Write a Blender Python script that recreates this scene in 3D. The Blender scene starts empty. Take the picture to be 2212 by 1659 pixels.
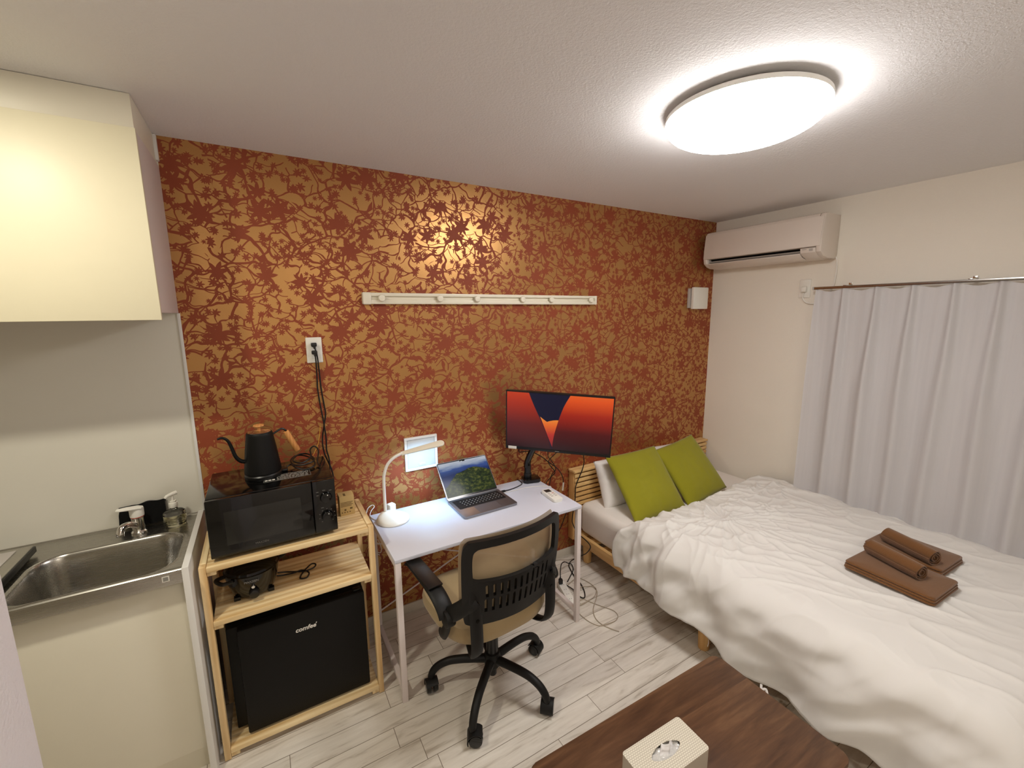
import bpy, bmesh, math, random
from mathutils import Vector, Matrix, Euler, noise
PI = math.pi
random.seed(7)
SC = bpy.context.scene
COL = SC.collection
WM = {}

# ------------------------------------------------------------------ helpers
def link(o):
    COL.objects.link(o); return o

def thing(name, label, cat, loc=(0, 0, 0), rotz=0.0, group=None, rot=None):
    o = bpy.data.objects.new(name, None); o.empty_display_size = .05
    o.location = loc; o.rotation_euler = rot if rot else (0, 0, rotz)
    o['label'] = label; o['category'] = cat
    if group: o['group'] = group
    link(o)
    WM[o.name] = Matrix.LocRotScale(Vector(loc), Euler(o.rotation_euler), None)
    return o

def tag(o, label, cat, group=None):
    o['label'] = label; o['category'] = cat
    if group: o['group'] = group
    return o

def struct(o):
    o['kind'] = 'structure'; return o

def catmull(pts, sub=8, closed=False):
    P = [Vector(p) for p in pts]; n = len(P); out = []
    rng = n if closed else n - 1
    for i in range(rng):
        if closed: a, b, c, d = P[(i-1) % n], P[i], P[(i+1) % n], P[(i+2) % n]
        else: a, b, c, d = P[max(i-1, 0)], P[i], P[i+1], P[min(i+2, n-1)]
        for k in range(sub):
            t = k / sub
            out.append(.5*((2*b) + (c-a)*t + (2*a-5*b+4*c-d)*t*t + (3*b-a-3*c+d)*t**3))
    if not closed: out.append(P[-1])
    return out

class MB:
    def __init__(s): s.bm = bmesh.new(); s.mi = 0
    def _new(s, before):
        if s.mi:
            for f in s.bm.faces:
                if f.index == -1 or f not in before: f.material_index = s.mi
    def box(s, c, d, rot=None, bev=0.0, seg=2, mi=0):
        m = Matrix.Translation(Vector(c)) @ (rot.to_matrix().to_4x4() if isinstance(rot, Euler) else (rot or Matrix())) @ Matrix.Diagonal((d[0], d[1], d[2], 1))
        r = bmesh.ops.create_cube(s.bm, size=1, matrix=m)
        fs = {f for v in r['verts'] for f in v.link_faces}
        for f in fs: f.material_index = mi
        if bev > 0:
            es = list({e for v in r['verts'] for e in v.link_edges})
            bmesh.ops.bevel(s.bm, geom=es, offset=bev, segments=seg, profile=.5, affect='EDGES', clamp_overlap=True)
        return s
    def b2(s, x0, x1, y0, y1, z0, z1, bev=0.0, seg=2, mi=0):
        return s.box(((x0+x1)/2, (y0+y1)/2, (z0+z1)/2), (abs(x1-x0), abs(y1-y0), abs(z1-z0)), None, bev, seg, mi)
    def rings(s, rings, cap0=True, cap1=True, mi=0, closed=False):
        R = [[s.bm.verts.new(p) for p in r] for r in rings]
        n = len(R[0])
        pairs = list(zip(R[:-1], R[1:])) + ([(R[-1], R[0])] if closed else [])
        for a, b in pairs:
            for i in range(n):
                f = s.bm.faces.new((a[i], a[(i+1) % n], b[(i+1) % n], b[i])); f.material_index = mi
        if not closed:
            if cap0: s.bm.faces.new(R[0][::-1]).material_index = mi
            if cap1: s.bm.faces.new(R[-1]).material_index = mi
        return s
    def cyl(s, p0, p1, r0, r1=None, n=24, mi=0, bev=0.0):
        r1 = r0 if r1 is None else r1
        p0, p1 = Vector(p0), Vector(p1); d = (p1-p0); L = d.length; d.normalize()
        u = d.orthogonal().normalized(); w = d.cross(u)
        def ring(p, r): return [p + r*(math.cos(2*PI*i/n)*u + math.sin(2*PI*i/n)*w) for i in range(n)]
        if bev > 0:
            return s.rings([ring(p0, max(r0-bev, 1e-4)), ring(p0+d*bev*.3, r0-bev*.3), ring(p0+d*bev, r0), ring(p1-d*bev, r1), ring(p1-d*bev*.3, r1-bev*.3), ring(p1, max(r1-bev, 1e-4))], mi=mi)
        return s.rings([ring(p0, r0), ring(p1, r1)], mi=mi)
    def lathe(s, prof, c=(0, 0, 0), n=40, mi=0, sx=1, sy=1, axis='Z', M=None):
        c = Vector(c); rr = []
        for r, z in prof:
            ring = []
            for i in range(n):
                a = 2*PI*i/n
                v = Vector((r*sx*math.cos(a), r*sy*math.sin(a), z))
                if M: v = M @ v
                ring.append(c+v)
            rr.append(ring)
        return s.rings(rr, mi=mi)
    def tube(s, pts, r, n=8, sub=6, closed=False, mi=0, smooth=True, flat=None, up=None):
        P = catmull(pts, sub, closed) if smooth and len(pts) > 2 else [Vector(p) for p in pts]
        N = len(P); rr = []
        t0 = (P[1]-P[0]).normalized(); u = Vector(up) if up else t0.orthogonal().normalized()
        for i in range(N):
            if closed: t = (P[(i+1) % N]-P[i-1])
            else: t = P[min(i+1, N-1)]-P[max(i-1, 0)]
            if t.length < 1e-9: t = t0.copy()
            t.normalize()
            u = (u - t*u.dot(t)); 
            if u.length < 1e-6: u = t.orthogonal()
            u.normalize(); w = t.cross(u)
            ri = r(i/(N-1)) if callable(r) else r
            a, b = (ri, ri) if flat is None else (flat[0], flat[1])
            if flat is not None and n == 4:
                rr.append([P[i]+u*a+w*b, P[i]-u*a+w*b, P[i]-u*a-w*b, P[i]+u*a-w*b])
            else:
                rr.append([P[i]+a*math.cos(2*PI*k/n)*u+b*math.sin(2*PI*k/n)*w for k in range(n)])
        return s.rings(rr, closed=closed, mi=mi)
    def prism(s, poly, M, d, bev=0.0, mi=0, seg=2):
        """poly in local XY, extruded 0..d along local Z, placed by matrix M"""
        a = [s.bm.verts.new(M @ Vector((x, y, 0))) for x, y in poly]
        b = [s.bm.verts.new(M @ Vector((x, y, d))) for x, y in poly]
        n = len(poly); fs = [s.bm.faces.new(a[::-1]), s.bm.faces.new(b)]
        for i in range(n): fs.append(s.bm.faces.new((a[i], a[(i+1) % n], b[(i+1) % n], b[i])))
        for f in fs: f.material_index = mi
        if bev > 0:
            es = list({e for f in fs[:2] for e in f.edges})
            bmesh.ops.bevel(s.bm, geom=es, offset=bev, segments=seg, profile=.5, affect='EDGES', clamp_overlap=True)
        return s
    def grid(s, nu, nv, fn, mi=0, wrap=False):
        V = [[s.bm.verts.new(fn(i/(nu-1), j/(nv-1))) for j in range(nv)] for i in range(nu)]
        for i in range(nu-1):
            for j in range(nv-1):
                s.bm.faces.new((V[i][j], V[i+1][j], V[i+1][j+1], V[i][j+1])).material_index = mi
        return s
    def solid(s, th):
        bmesh.ops.recalc_face_normals(s.bm, faces=s.bm.faces[:])
        bmesh.ops.solidify(s.bm, geom=s.bm.faces[:], thickness=th); return s
    def text(s, body, size, M, depth=.0006, mi=0, shear=0.0, sx=1.0, bold=0.0):
        cu = bpy.data.curves.new('t', 'FONT'); cu.body = body; cu.size = size; cu.extrude = depth; cu.shear = shear
        cu.offset = bold; cu.align_x = 'CENTER'; cu.align_y = 'CENTER'; cu.resolution_u = 3
        o = bpy.data.objects.new('t', cu); link(o)
        dg = bpy.context.evaluated_depsgraph_get(); me = bpy.data.meshes.new_from_object(o.evaluated_get(dg))
        me.transform(M @ Matrix.Diagonal((sx, 1, 1, 1)))
        k = len(s.bm.faces); s.bm.from_mesh(me); s.bm.faces.ensure_lookup_table()
        for f in s.bm.faces[k:]: f.material_index = mi
        bpy.data.objects.remove(o); bpy.data.curves.remove(cu); bpy.data.meshes.remove(me)
        return s
    def fill(s, loops, cuts=None, mi=0):
        """2D polygon with holes (local XY, z=0); optional vertical cuts along x"""
        cu = bpy.data.curves.new('f', 'CURVE'); cu.dimensions = '2D'; cu.fill_mode = 'BOTH'
        for lp in loops:
            sp = cu.splines.new('POLY'); sp.points.add(len(lp)-1); sp.use_cyclic_u = True
            for p, (x, y) in zip(sp.points, lp): p.co = (x, y, 0, 1)
        o = bpy.data.objects.new('f', cu); link(o)
        dg = bpy.context.evaluated_depsgraph_get(); me = bpy.data.meshes.new_from_object(o.evaluated_get(dg))
        s.bm.from_mesh(me)
        bpy.data.objects.remove(o); bpy.data.curves.remove(cu); bpy.data.meshes.remove(me)
        for x in (cuts or []):
            bmesh.ops.bisect_plane(s.bm, geom=s.bm.verts[:]+s.bm.edges[:]+s.bm.faces[:], plane_co=(x, 0, 0), plane_no=(1, 0, 0), dist=1e-6)
        for f in s.bm.faces: f.material_index = mi
        return s
    def map(s, fn):
        for v in s.bm.verts: v.co = fn(v.co)
        return s
    def build(s, name, mats, parent=None, local=False, angle=35, label=None, flip=False, smooth=True):
        bm = s.bm
        bmesh.ops.remove_doubles(bm, verts=bm.verts[:], dist=1e-6)
        bmesh.ops.recalc_face_normals(bm, faces=bm.faces[:])
        W = WM[parent.name] if parent else Matrix()
        if parent and not local: bm.transform(W.inverted())
        if not parent:  # put the origin at the base of the mesh
            xs = [v.co for v in bm.verts]
            c = Vector(((min(v.x for v in xs)+max(v.x for v in xs))/2, (min(v.y for v in xs)+max(v.y for v in xs))/2, min(v.z for v in xs)))
            if ORIGIN0.get(name): c = Vector()
            bm.transform(Matrix.Translation(-c))
        me = bpy.data.meshes.new(name); bm.to_mesh(me); bm.free()
        if not isinstance(mats, (list, tuple)): mats = [mats]
        for m in mats: me.materials.append(m)
        if smooth:
            me.polygons.foreach_set('use_smooth', [True]*len(me.polygons))
            me.set_sharp_from_angle(angle=math.radians(angle))
        o = bpy.data.objects.new(name, me); link(o)
        if parent: o.parent = parent; WM[o.name] = W
        else: o.location = c; WM[o.name] = Matrix.Translation(c)
        if label: o['label'] = label
        return o
ORIGIN0 = {k: True for k in ('wall_back', 'floor', 'ceiling', 'wall_right', 'wall_left', 'wall_kitchen', 'wall_front', 'wall_far')}

# ------------------------------------------------------------------ materials
def srgb(r, g, b):
    f = lambda c: ((c/255)/12.92 if c/255 <= .04045 else ((c/255+.055)/1.055)**2.4)
    return (f(r), f(g), f(b), 1)

class NT:
    def __init__(s, name):
        s.m = bpy.data.materials.new(name); s.m.use_nodes = True
        s.t = s.m.node_tree; s.p = s.t.nodes['Principled BSDF']; s.out = s.t.nodes['Material Output']
    def n(s, typ, **kw):
        nd = s.t.nodes.new(typ)
        for k, v in kw.items():
            if k == 'inp':
                for a, b in v.items(): s.set(nd, a, b)
            else: setattr(nd, k, v)
        return nd
    def set(s, nd, key, val):
        sock = nd.inputs[key]
        if isinstance(val, bpy.types.NodeSocket): s.t.links.new(val, sock)
        else: sock.default_value = val
    def math(s, op, a, b=None, c=None):
        nd = s.n('ShaderNodeMath', operation=op)
        for i, v in enumerate((a, b, c)):
            if v is not None: s.set(nd, i, v)
        return nd.outputs[0]
    def mix(s, f, a, b):
        nd = s.n('ShaderNodeMix', data_type='RGBA'); s.set(nd, 0, f); s.set(nd, 6, a); s.set(nd, 7, b); return nd.outputs[2]
    def ramp(s, f, stops):
        nd = s.n('ShaderNodeValToRGB'); s.set(nd, 0, f); cr = nd.color_ramp
        while len(cr.elements) < len(stops): cr.elements.new(.5)
        for e, (p, c) in zip(cr.elements, stops): e.position = p; e.color = c
        return nd.outputs[0]
    def obj(s): return s.n('ShaderNodeTexCoord').outputs['Object']
    def mapping(s, v, scale=(1, 1, 1), loc=(0, 0, 0), rot=(0, 0, 0)):
        nd = s.n('ShaderNodeMapping'); s.set(nd, 'Vector', v); nd.inputs['Scale'].default_value = scale; nd.inputs['Location'].default_value = loc; nd.inputs['Rotation'].default_value = rot
        return nd.outputs[0]
    def noise(s, v, scale, detail=3, rough=.5, dist=0.0):
        nd = s.n('ShaderNodeTexNoise'); s.set(nd, 'Vector', v); nd.inputs['Scale'].default_value = scale
        nd.inputs['Detail'].default_value = detail; nd.inputs['Roughness'].default_value = rough; nd.inputs['Distortion'].default_value = dist
        return nd.outputs[0]
    def bump(s, h, strength=.2, dist=.01):
        nd = s.n('ShaderNodeBump'); s.set(nd, 'Height', h); nd.inputs['Strength'].default_value = strength; nd.inputs['Distance'].default_value = dist
        s.set(s.p, 'Normal', nd.outputs[0])
    def base(s, c=None, rough=.5, metal=0.0, spec=.5, **kw):
        if c is not None: s.set(s.p, 'Base Color', c)
        s.set(s.p, 'Roughness', rough); s.set(s.p, 'Metallic', metal); s.set(s.p, 'Specular IOR Level', spec)
        for k, v in kw.items(): s.set(s.p, k, v)
        return s

def plain(name, c, rough=.5, metal=0.0, spec=.5, bump=None, var=.06, **kw):
    m = NT(name); m.base(None, rough, metal, spec, **kw)
    v = m.obj(); nz = m.noise(v, 14, 3)
    d = tuple(x*(1-var) for x in c[:3])+(1,)
    m.set(m.p, 'Base Color', m.mix(nz, d, c))
    if bump: m.bump(m.noise(v, bump[0], 2), bump[1], bump[2] if len(bump) > 2 else .002)
    return m.m

def emit(name, c, strength):
    m = NT(name); m.base(c, .4); m.set(m.p, 'Emission Color', c); m.set(m.p, 'Emission Strength', strength); return m.m

def wood(name, c1, c2, axis='X', scale=9, rough=.5, streak=None):
    m = NT(name); v = m.obj()
    sc = {'X': (.08, 1, 1), 'Y': (1, .08, 1), 'Z': (1, 1, .08)}[axis]
    mp = m.mapping(v, sc)
    a = m.noise(mp, scale*5, 4, .6, .4); b = m.noise(mp, scale*1.6, 3, .5, .8)
    w = m.n('ShaderNodeTexWave', wave_type='BANDS', bands_direction={'X': 'Y', 'Y': 'X', 'Z': 'X'}[axis])
    m.set(w, 'Vector', m.mapping(v, {'X': (.05, 1, 1), 'Y': (1, .05, 1), 'Z': (1, 1, .05)}[axis])); w.inputs['Scale'].default_value = scale*1.3; w.inputs['Distortion'].default_value = 7; w.inputs['Detail'].default_value = 3
    f = m.math('ADD', m.math('MULTIPLY', a, .5), m.math('ADD', m.math('MULTIPLY', b, .4), m.math('MULTIPLY', w.outputs[1], .22)))
    m.set(m.p, 'Base Color', m.ramp(f, [(.35, c1), (.72, c2)])); m.base(None, rough, 0, .35)
    m.bump(a, .08, .001)
    return m.m

def wallpaper_white(name, c, strength=.35, scale=170):
    m = NT(name); v = m.obj()
    n1 = m.noise(v, scale, 2, .6); n2 = m.noise(v, 1.3, 2)
    d = tuple(x*.95 for x in c[:3])+(1,)
    m.set(m.p, 'Base Color', m.mix(n2, c, d)); m.base(None, .85, 0, .2); m.bump(n1, strength, .004)
    return m.m

def red_wallpaper():
    m = NT('maple_wallpaper'); v = m.obj()
    sep = m.n('ShaderNodeSeparateXYZ'); m.set(sep, 0, v)
    cm = m.n('ShaderNodeCombineXYZ'); m.set(cm, 0, sep.outputs[0]); m.set(cm, 1, sep.outputs[2])
    uv0 = cm.outputs[0]
    nz = m.n('ShaderNodeTexNoise'); m.set(nz, 'Vector', uv0); nz.inputs['Scale'].default_value = 11; nz.inputs['Detail'].default_value = 1
    dv = m.n('ShaderNodeVectorMath', operation='SUBTRACT'); m.set(dv, 0, nz.outputs['Color']); m.set(dv, 1, (.5, .5, .5))
    ds = m.n('ShaderNodeVectorMath', operation='SCALE'); m.set(ds, 0, dv.outputs[0]); ds.inputs['Scale'].default_value = .085
    da = m.n('ShaderNodeVectorMath', operation='ADD'); m.set(da, 0, uv0); m.set(da, 1, ds.outputs[0])
    uvd = da.outputs[0]
    def star(scale, R, petals, dens, off, rnd=.75):
        o = m.n('ShaderNodeVectorMath', operation='ADD'); m.set(o, 0, uv0); m.set(o, 1, off)
        vo = m.n('ShaderNodeTexVoronoi', voronoi_dimensions='2D', feature='F1'); m.set(vo, 'Vector', o.outputs[0])
        vo.inputs['Scale'].default_value = scale; vo.inputs['Randomness'].default_value = rnd
        sb = m.n('ShaderNodeVectorMath', operation='SUBTRACT'); m.set(sb, 0, o.outputs[0]); m.set(sb, 1, vo.outputs['Position'])
        sx = m.n('ShaderNodeSeparateXYZ'); m.set(sx, 0, sb.outputs[0])
        sc = m.n('ShaderNodeSeparateColor'); m.set(sc, 0, vo.outputs['Color'])
        ang = m.math('ADD', m.math('ARCTAN2', sx.outputs[1], sx.outputs[0]), m.math('MULTIPLY', sc.outputs[0], 6.283))
        lobe = m.math('POWER', m.math('MULTIPLY', m.math('PINGPONG', m.math('MULTIPLY', m.math('ADD', ang, 20*PI), petals/(2*PI)), .5), 2.0), 1.15)
        size = m.math('ADD', .78, m.math('MULTIPLY', sc.outputs[1], .3))
        asym = m.math('ADD', .85, m.math('MULTIPLY', m.math('COSINE', ang), .15))
        rad = m.math('MULTIPLY', m.math('MULTIPLY', m.math('MULTIPLY', size, asym), R), m.math('ADD', .42, m.math('MULTIPLY', lobe, .58)))
        inside = m.math('LESS_THAN', vo.outputs['Distance'], rad)
        vis = m.math('LESS_THAN', sc.outputs[2], dens)
        return m.math('MULTIPLY', inside, vis)
    def branch(scale, w, rnd=1.0, off=(0, 0, 0)):
        o = m.n('ShaderNodeVectorMath', operation='ADD'); m.set(o, 0, uvd); m.set(o, 1, off)
        mp = m.mapping(o.outputs[0], (.75, 1, 1), rot=(0, 0, .5))
        vo = m.n('ShaderNodeTexVoronoi', voronoi_dimensions='2D', feature='DISTANCE_TO_EDGE'); m.set(vo, 'Vector', mp)
        vo.inputs['Scale'].default_value = scale; vo.inputs['Randomness'].default_value = rnd
        br = m.math('LESS_THAN', vo.outputs['Distance'], w)
        gate = m.noise(o.outputs[0], scale*.55, 1)
        return m.math('MULTIPLY', br, m.math('GREATER_THAN', gate, .44))
    L = [star(5.6, .36, 7, .85, (3.1, 1.7, 0), .75), star(5.2, .30, 7, .28, (7.7, 4.9, 0), .9),
         star(14, .36, 7, .6, (0, 0, 0), .9), star(16, .36, 7, .55, (5.3, 2.2, 0), .9), star(19, .38, 7, .5, (9.3, 1.2, 0), .9), star(24, .38, 7, .3, (2.3, 8.2, 0), .9),
         branch(7.5, .034), branch(12, .036, 1, (3, 5, 0)), branch(17, .036, 1, (8, 1, 0))]
    f = L[0]
    for x in L[1:]: f = m.math('MAXIMUM', f, x)
    gold = srgb(194, 147, 92); red = srgb(142, 66, 38)
    gr = m.noise(uv0, 500, 1)
    gold2 = m.mix(gr, srgb(182, 134, 80), gold)
    # strips of paper join faintly
    m.set(m.p, 'Base Color', m.mix(f, gold2, red))
    m.set(m.p, 'Metallic', m.math('MULTIPLY', m.math('SUBTRACT', 1.0, f), .68))
    m.set(m.p, 'Roughness', m.math('ADD', .325, m.math('MULTIPLY', f, .275)))
    m.set(m.p, 'Specular IOR Level', .35)
    m.bump(gr, .06, .002)
    return m.m

def plank_floor():
    m = NT('whitewashed_planks'); v = m.obj()
    sep = m.n('ShaderNodeSeparateXYZ'); m.set(sep, 0, v)
    ry = m.math('DIVIDE', m.math('ADD', sep.outputs[1], .661), .0983)
    row = m.math('FLOOR', ry); fy = m.math('SUBTRACT', ry, row)
    wn = m.n('ShaderNodeTexWhiteNoise', noise_dimensions='1D'); m.set(wn, 'W', row)
    rx = m.math('ADD', m.math('DIVIDE', m.math('ADD', sep.outputs[0], 1.812), .911), m.math('MULTIPLY', wn.outputs[0], 1.0))
    cx = m.math('FLOOR', rx); fx = m.math('SUBTRACT', rx, cx)
    ey = m.math('MINIMUM', fy, m.math('SUBTRACT', 1.0, fy)); ex = m.math('MINIMUM', fx, m.math('SUBTRACT', 1.0, fx))
    gap = m.math('MAXIMUM', m.math('LESS_THAN', ey, .012), m.math('LESS_THAN', ex, .0013))
    cb = m.n('ShaderNodeCombineXYZ'); m.set(cb, 0, cx); m.set(cb, 1, row)
    w2 = m.n('ShaderNodeTexWhiteNoise', noise_dimensions='2D'); m.set(w2, 'Vector', cb.outputs[0])
    of = m.n('ShaderNodeVectorMath', operation='SCALE'); m.set(of, 0, w2.outputs['Color']); of.inputs['Scale'].default_value = 7
    ad = m.n('ShaderNodeVectorMath', operation='ADD'); m.set(ad, 0, v); m.set(ad, 1, of.outputs[0])
    mp = m.mapping(ad.outputs[0], (.13, 1, 1))
    a = m.noise(mp, 42, 4, .6, .6); b = m.noise(mp, 13, 3, .55, 1.4)
    col = m.ramp(m.math('ADD', m.math('MULTIPLY', a, .55), m.math('MULTIPLY', b, .45)), [(.34, srgb(184, 174, 160)), (.46, srgb(218, 211, 200)), (.62, srgb(230, 224, 214))])
    val = m.math('ADD', .93, m.math('MULTIPLY', w2.outputs[0], .1))
    hs = m.n('ShaderNodeHueSaturation'); m.set(hs, 'Color', col); m.set(hs, 'Value', val)
    m.set(m.p, 'Base Color', m.mix(gap, hs.outputs[0], srgb(120, 108, 92)))
    m.base(None, .42, 0, .4)
    m.bump(m.math('SUBTRACT', m.math('MULTIPLY', a, .2), gap), .15, .002)
    return m.m

def walnut():
    m = NT('walnut'); v = m.obj()
    sep = m.n('ShaderNodeSeparateXYZ'); m.set(sep, 0, v)
    row = m.math('FLOOR', m.math('DIVIDE', m.math('ADD', sep.outputs[1], m.math('MULTIPLY', sep.outputs[0], .03)), .118))
    wn = m.n('ShaderNodeTexWhiteNoise', noise_dimensions='1D'); m.set(wn, 'W', row)
    of = m.n('ShaderNodeVectorMath', operation='SCALE'); m.set(of, 0, wn.outputs['Color']); of.inputs['Scale'].default_value = 3
    ad = m.n('ShaderNodeVectorMath', operation='ADD'); m.set(ad, 0, v); m.set(ad, 1, of.outputs[0])
    mp = m.mapping(ad.outputs[0], (.12, 1, 1))
    a = m.noise(mp, 60, 4, .65, .5); b = m.noise(mp, 12, 3, .55, 2.0)
    f = m.math('ADD', m.math('MULTIPLY', a, .4), m.math('ADD', m.math('MULTIPLY', b, .5), m.math('MULTIPLY', wn.outputs[0], .12)))
    m.set(m.p, 'Base Color', m.ramp(f, [(.3, srgb(66, 43, 29)), (.52, srgb(98, 68, 46)), (.75, srgb(128, 94, 66))]))
    m.base(None, .42, 0, .4); m.bump(a, .05, .001)
    return m.m

def cloth(name, c, scale=600, strength=.15, rough=.9, sheen=.2, var=.05):
    m = NT(name); v = m.obj(); n1 = m.noise(v, scale, 1); n2 = m.noise(v, 6, 3)
    d = tuple(x*(1-var*2) for x in c[:3])+(1,)
    m.set(m.p, 'Base Color', m.mix(n2, c, d)); m.base(None, rough, 0, .15); m.set(m.p, 'Sheen Weight', sheen)
    m.bump(n1, strength, .002)
    return m.m

def mesh_fabric():
    m = NT('tan_mesh_fabric'); v = m.obj()
    m.set(m.p, 'Base Color', srgb(176, 156, 126)); m.base(None, .85, 0, .2)
    tr = m.n('ShaderNodeBsdfTransparent'); mx = m.n('ShaderNodeMixShader')
    m.set(mx, 0, .16); m.t.links.new(m.p.outputs[0], mx.inputs[1]); m.t.links.new(tr.outputs[0], mx.inputs[2])
    m.t.links.new(mx.outputs[0], m.out.inputs[0])
    return m.m

def sheer():
    m = NT('sheer_curtain'); v = m.obj()
    mp = m.mapping(v, (1, 1, .03))
    n1 = m.noise(mp, 60, 3, .6)
    m.set(m.p, 'Base Color', m.mix(n1, srgb(222, 221, 224), srgb(238, 236, 238))); m.base(None, .9, 0, .1)
    tl = m.n('ShaderNodeBsdfTranslucent'); tl.inputs['Color'].default_value = srgb(215, 213, 215); mx = m.n('ShaderNodeMixShader')
    m.set(mx, 0, .3); m.t.links.new(m.p.outputs[0], mx.inputs[1]); m.t.links.new(tl.outputs[0], mx.inputs[2]); m.t.links.new(mx.outputs[0], m.out.inputs[0])
    return m.m

def glass(name, c, rough=.03, ior=1.45):
    m = NT(name); m.base(c, rough); m.set(m.p, 'Transmission Weight', 1.0); m.set(m.p, 'IOR', ior); return m.m

def steel(name, c, rough=.3, axis=(1, 60, 60)):
    m = NT(name); v = m.obj(); n1 = m.noise(m.mapping(v, axis), 8, 2)
    m.base(c, .3, 1.0); m.set(m.p, 'Roughness', m.math('ADD', rough-.05, m.math('MULTIPLY', n1, .1))); return m.m

M = {}
M['wall'] = wallpaper_white('white_wallpaper', srgb(240, 234, 222), .3, 190)
M['ceil'] = wallpaper_white('ceiling_wallpaper', srgb(236, 235, 236), .5, 130)
M['part'] = wallpaper_white('partition_wallpaper', srgb(242, 238, 242), .45, 130)
M['red'] = red_wallpaper()
M['floor'] = plank_floor()
M['kpanel'] = plain('kitchen_panel', srgb(222, 219, 208), .22, var=.02)
M['cream'] = plain('cream_laminate', srgb(224, 217, 190), .45, var=.03)
M['creamdoor'] = plain('cream_door', srgb(230, 225, 208), .4, var=.03)
M['pinkwhite'] = plain('cabinet_side', srgb(214, 202, 198), .5, var=.02)
M['white'] = plain('white_paint', srgb(226, 225, 222), .4, var=.02)
M['whiteplastic'] = plain('white_plastic', srgb(236, 234, 226), .35, var=.02)
M['ivory'] = plain('ivory_plastic', srgb(232, 226, 208), .4, var=.02)
M['desk'] = plain('white_laminate', srgb(213, 216, 229), .35, var=.02)
M['leg'] = plain('white_metal', srgb(226, 216, 214), .4, var=.02)
M['base'] = plain('baseboard_white', srgb(214, 208, 194), .5, var=.04)
M['pineX'] = wood('pine_x', srgb(206, 170, 114), srgb(246, 224, 178), 'X', 8)
M['pineY'] = wood('pine_y', srgb(206, 170, 114), srgb(246, 224, 178), 'Y', 8)
M['pineZ'] = wood('pine_z', srgb(204, 166, 112), srgb(240, 214, 166), 'Z', 8)
M['bedX'] = wood('bed_pine_x', srgb(206, 160, 98), srgb(236, 202, 142), 'X', 6)
M['bedY'] = wood('bed_pine_y', srgb(206, 160, 98), srgb(236, 202, 142), 'Y', 6)
M['bedZ'] = wood('bed_pine_z', srgb(196, 146, 86), srgb(226, 186, 126), 'Z', 6)
M['gripwood'] = wood('grip_wood', srgb(186, 122, 66), srgb(216, 156, 92), 'Z', 20)
M['walnut'] = walnut()
M['black'] = plain('black_gloss', srgb(8, 8, 8), .12, var=.1)
M['blacksat'] = plain('black_satin', srgb(14, 14, 14), .38, var=.1)
M['blackmat'] = plain('black_matte', srgb(12, 12, 12), .5, spec=.25, var=.15, bump=(300, .1))
M['chairblk'] = plain('chair_black', srgb(20, 19, 18), .5, spec=.3, var=.1, bump=(700, .1))
M['glassblk'] = plain('oven_glass', srgb(8, 8, 9), .06, var=.05)
M['oven'] = plain('oven_window', srgb(30, 30, 29), .12, var=.05)
M['cable'] = plain('black_cable', srgb(14, 13, 13), .45, var=.05)
M['wcable'] = plain('white_cable', srgb(226, 222, 214), .45, var=.03)
M['bcable'] = plain('beige_cable', srgb(172, 158, 138), .5, var=.05)
M['ycable'] = plain('yellow_wire', srgb(200, 150, 40), .45, var=.05)
M['steel'] = steel('sink_steel', (.43, .415, .38, 1), .27)
M['chrome'] = steel('chrome', (.75, .74, .72, 1), .1, (1, 1, 1))
M['rail'] = steel('rail_metal', (.35, .33, .31, 1), .25, (1, 1, 1))
M['alu'] = plain('laptop_aluminium', srgb(150, 150, 154), .35, .85, var=.03)
M['key'] = plain('keycap', srgb(18, 18, 20), .5, var=.05)
M['green'] = cloth('green_canvas', srgb(150, 146, 36), 420, .3, var=.06)
M['duvet'] = cloth('duvet_cotton', srgb(228, 226, 222), 900, .05, var=.01)
M['sheet'] = cloth('sheet_cotton', srgb(238, 233, 227), 900, .05, var=.02)
M['pillow'] = cloth('pillow_cotton', srgb(232, 228, 224), 900, .05, var=.01)
M['towel'] = cloth('brown_terry', srgb(122, 82, 46), 420, .7, 1, .4, var=.1)
M['rug'] = cloth('grey_rug', srgb(112, 107, 106), 260, .4, var=.1)
M['tan'] = cloth('tan_seat', srgb(172, 150, 112), 500, .35, var=.06)
M['meshfab'] = mesh_fabric()
M['sheer'] = sheer()
M['carton'] = plain('cardboard', srgb(206, 176, 118), .8, var=.06)
M['print'] = plain('print_brown', srgb(110, 88, 50), .8)
M['ink'] = plain('grey_ink', srgb(140, 138, 132), .6)
M['whiteink'] = plain('white_ink', srgb(225, 222, 214), .5)
M['dimink'] = plain('dim_ink', srgb(96, 94, 90), .5)
M['dark'] = plain('dark_gap', srgb(10, 9, 9), .8)
M['acwhite'] = plain('ac_plastic', srgb(226, 216, 206), .4, var=.02)
M['acgrey'] = plain('ac_grey', srgb(190, 184, 178), .45)
M['glass'] = glass('clear_plastic', (1, 1, 1, 1))
M['soap'] = glass('soap_liquid', srgb(242, 237, 206), .02, 1.34)
M['film'] = plain('clear_film', srgb(226, 224, 220), .15, var=.3)
M['tissue'] = cloth('tissue_paper', srgb(240, 238, 238), 300, .1)
M['redink'] = plain('red_ring', srgb(190, 70, 50), .4)
M['blueink'] = plain('blue_ring', srgb(60, 80, 160), .4)

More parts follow.
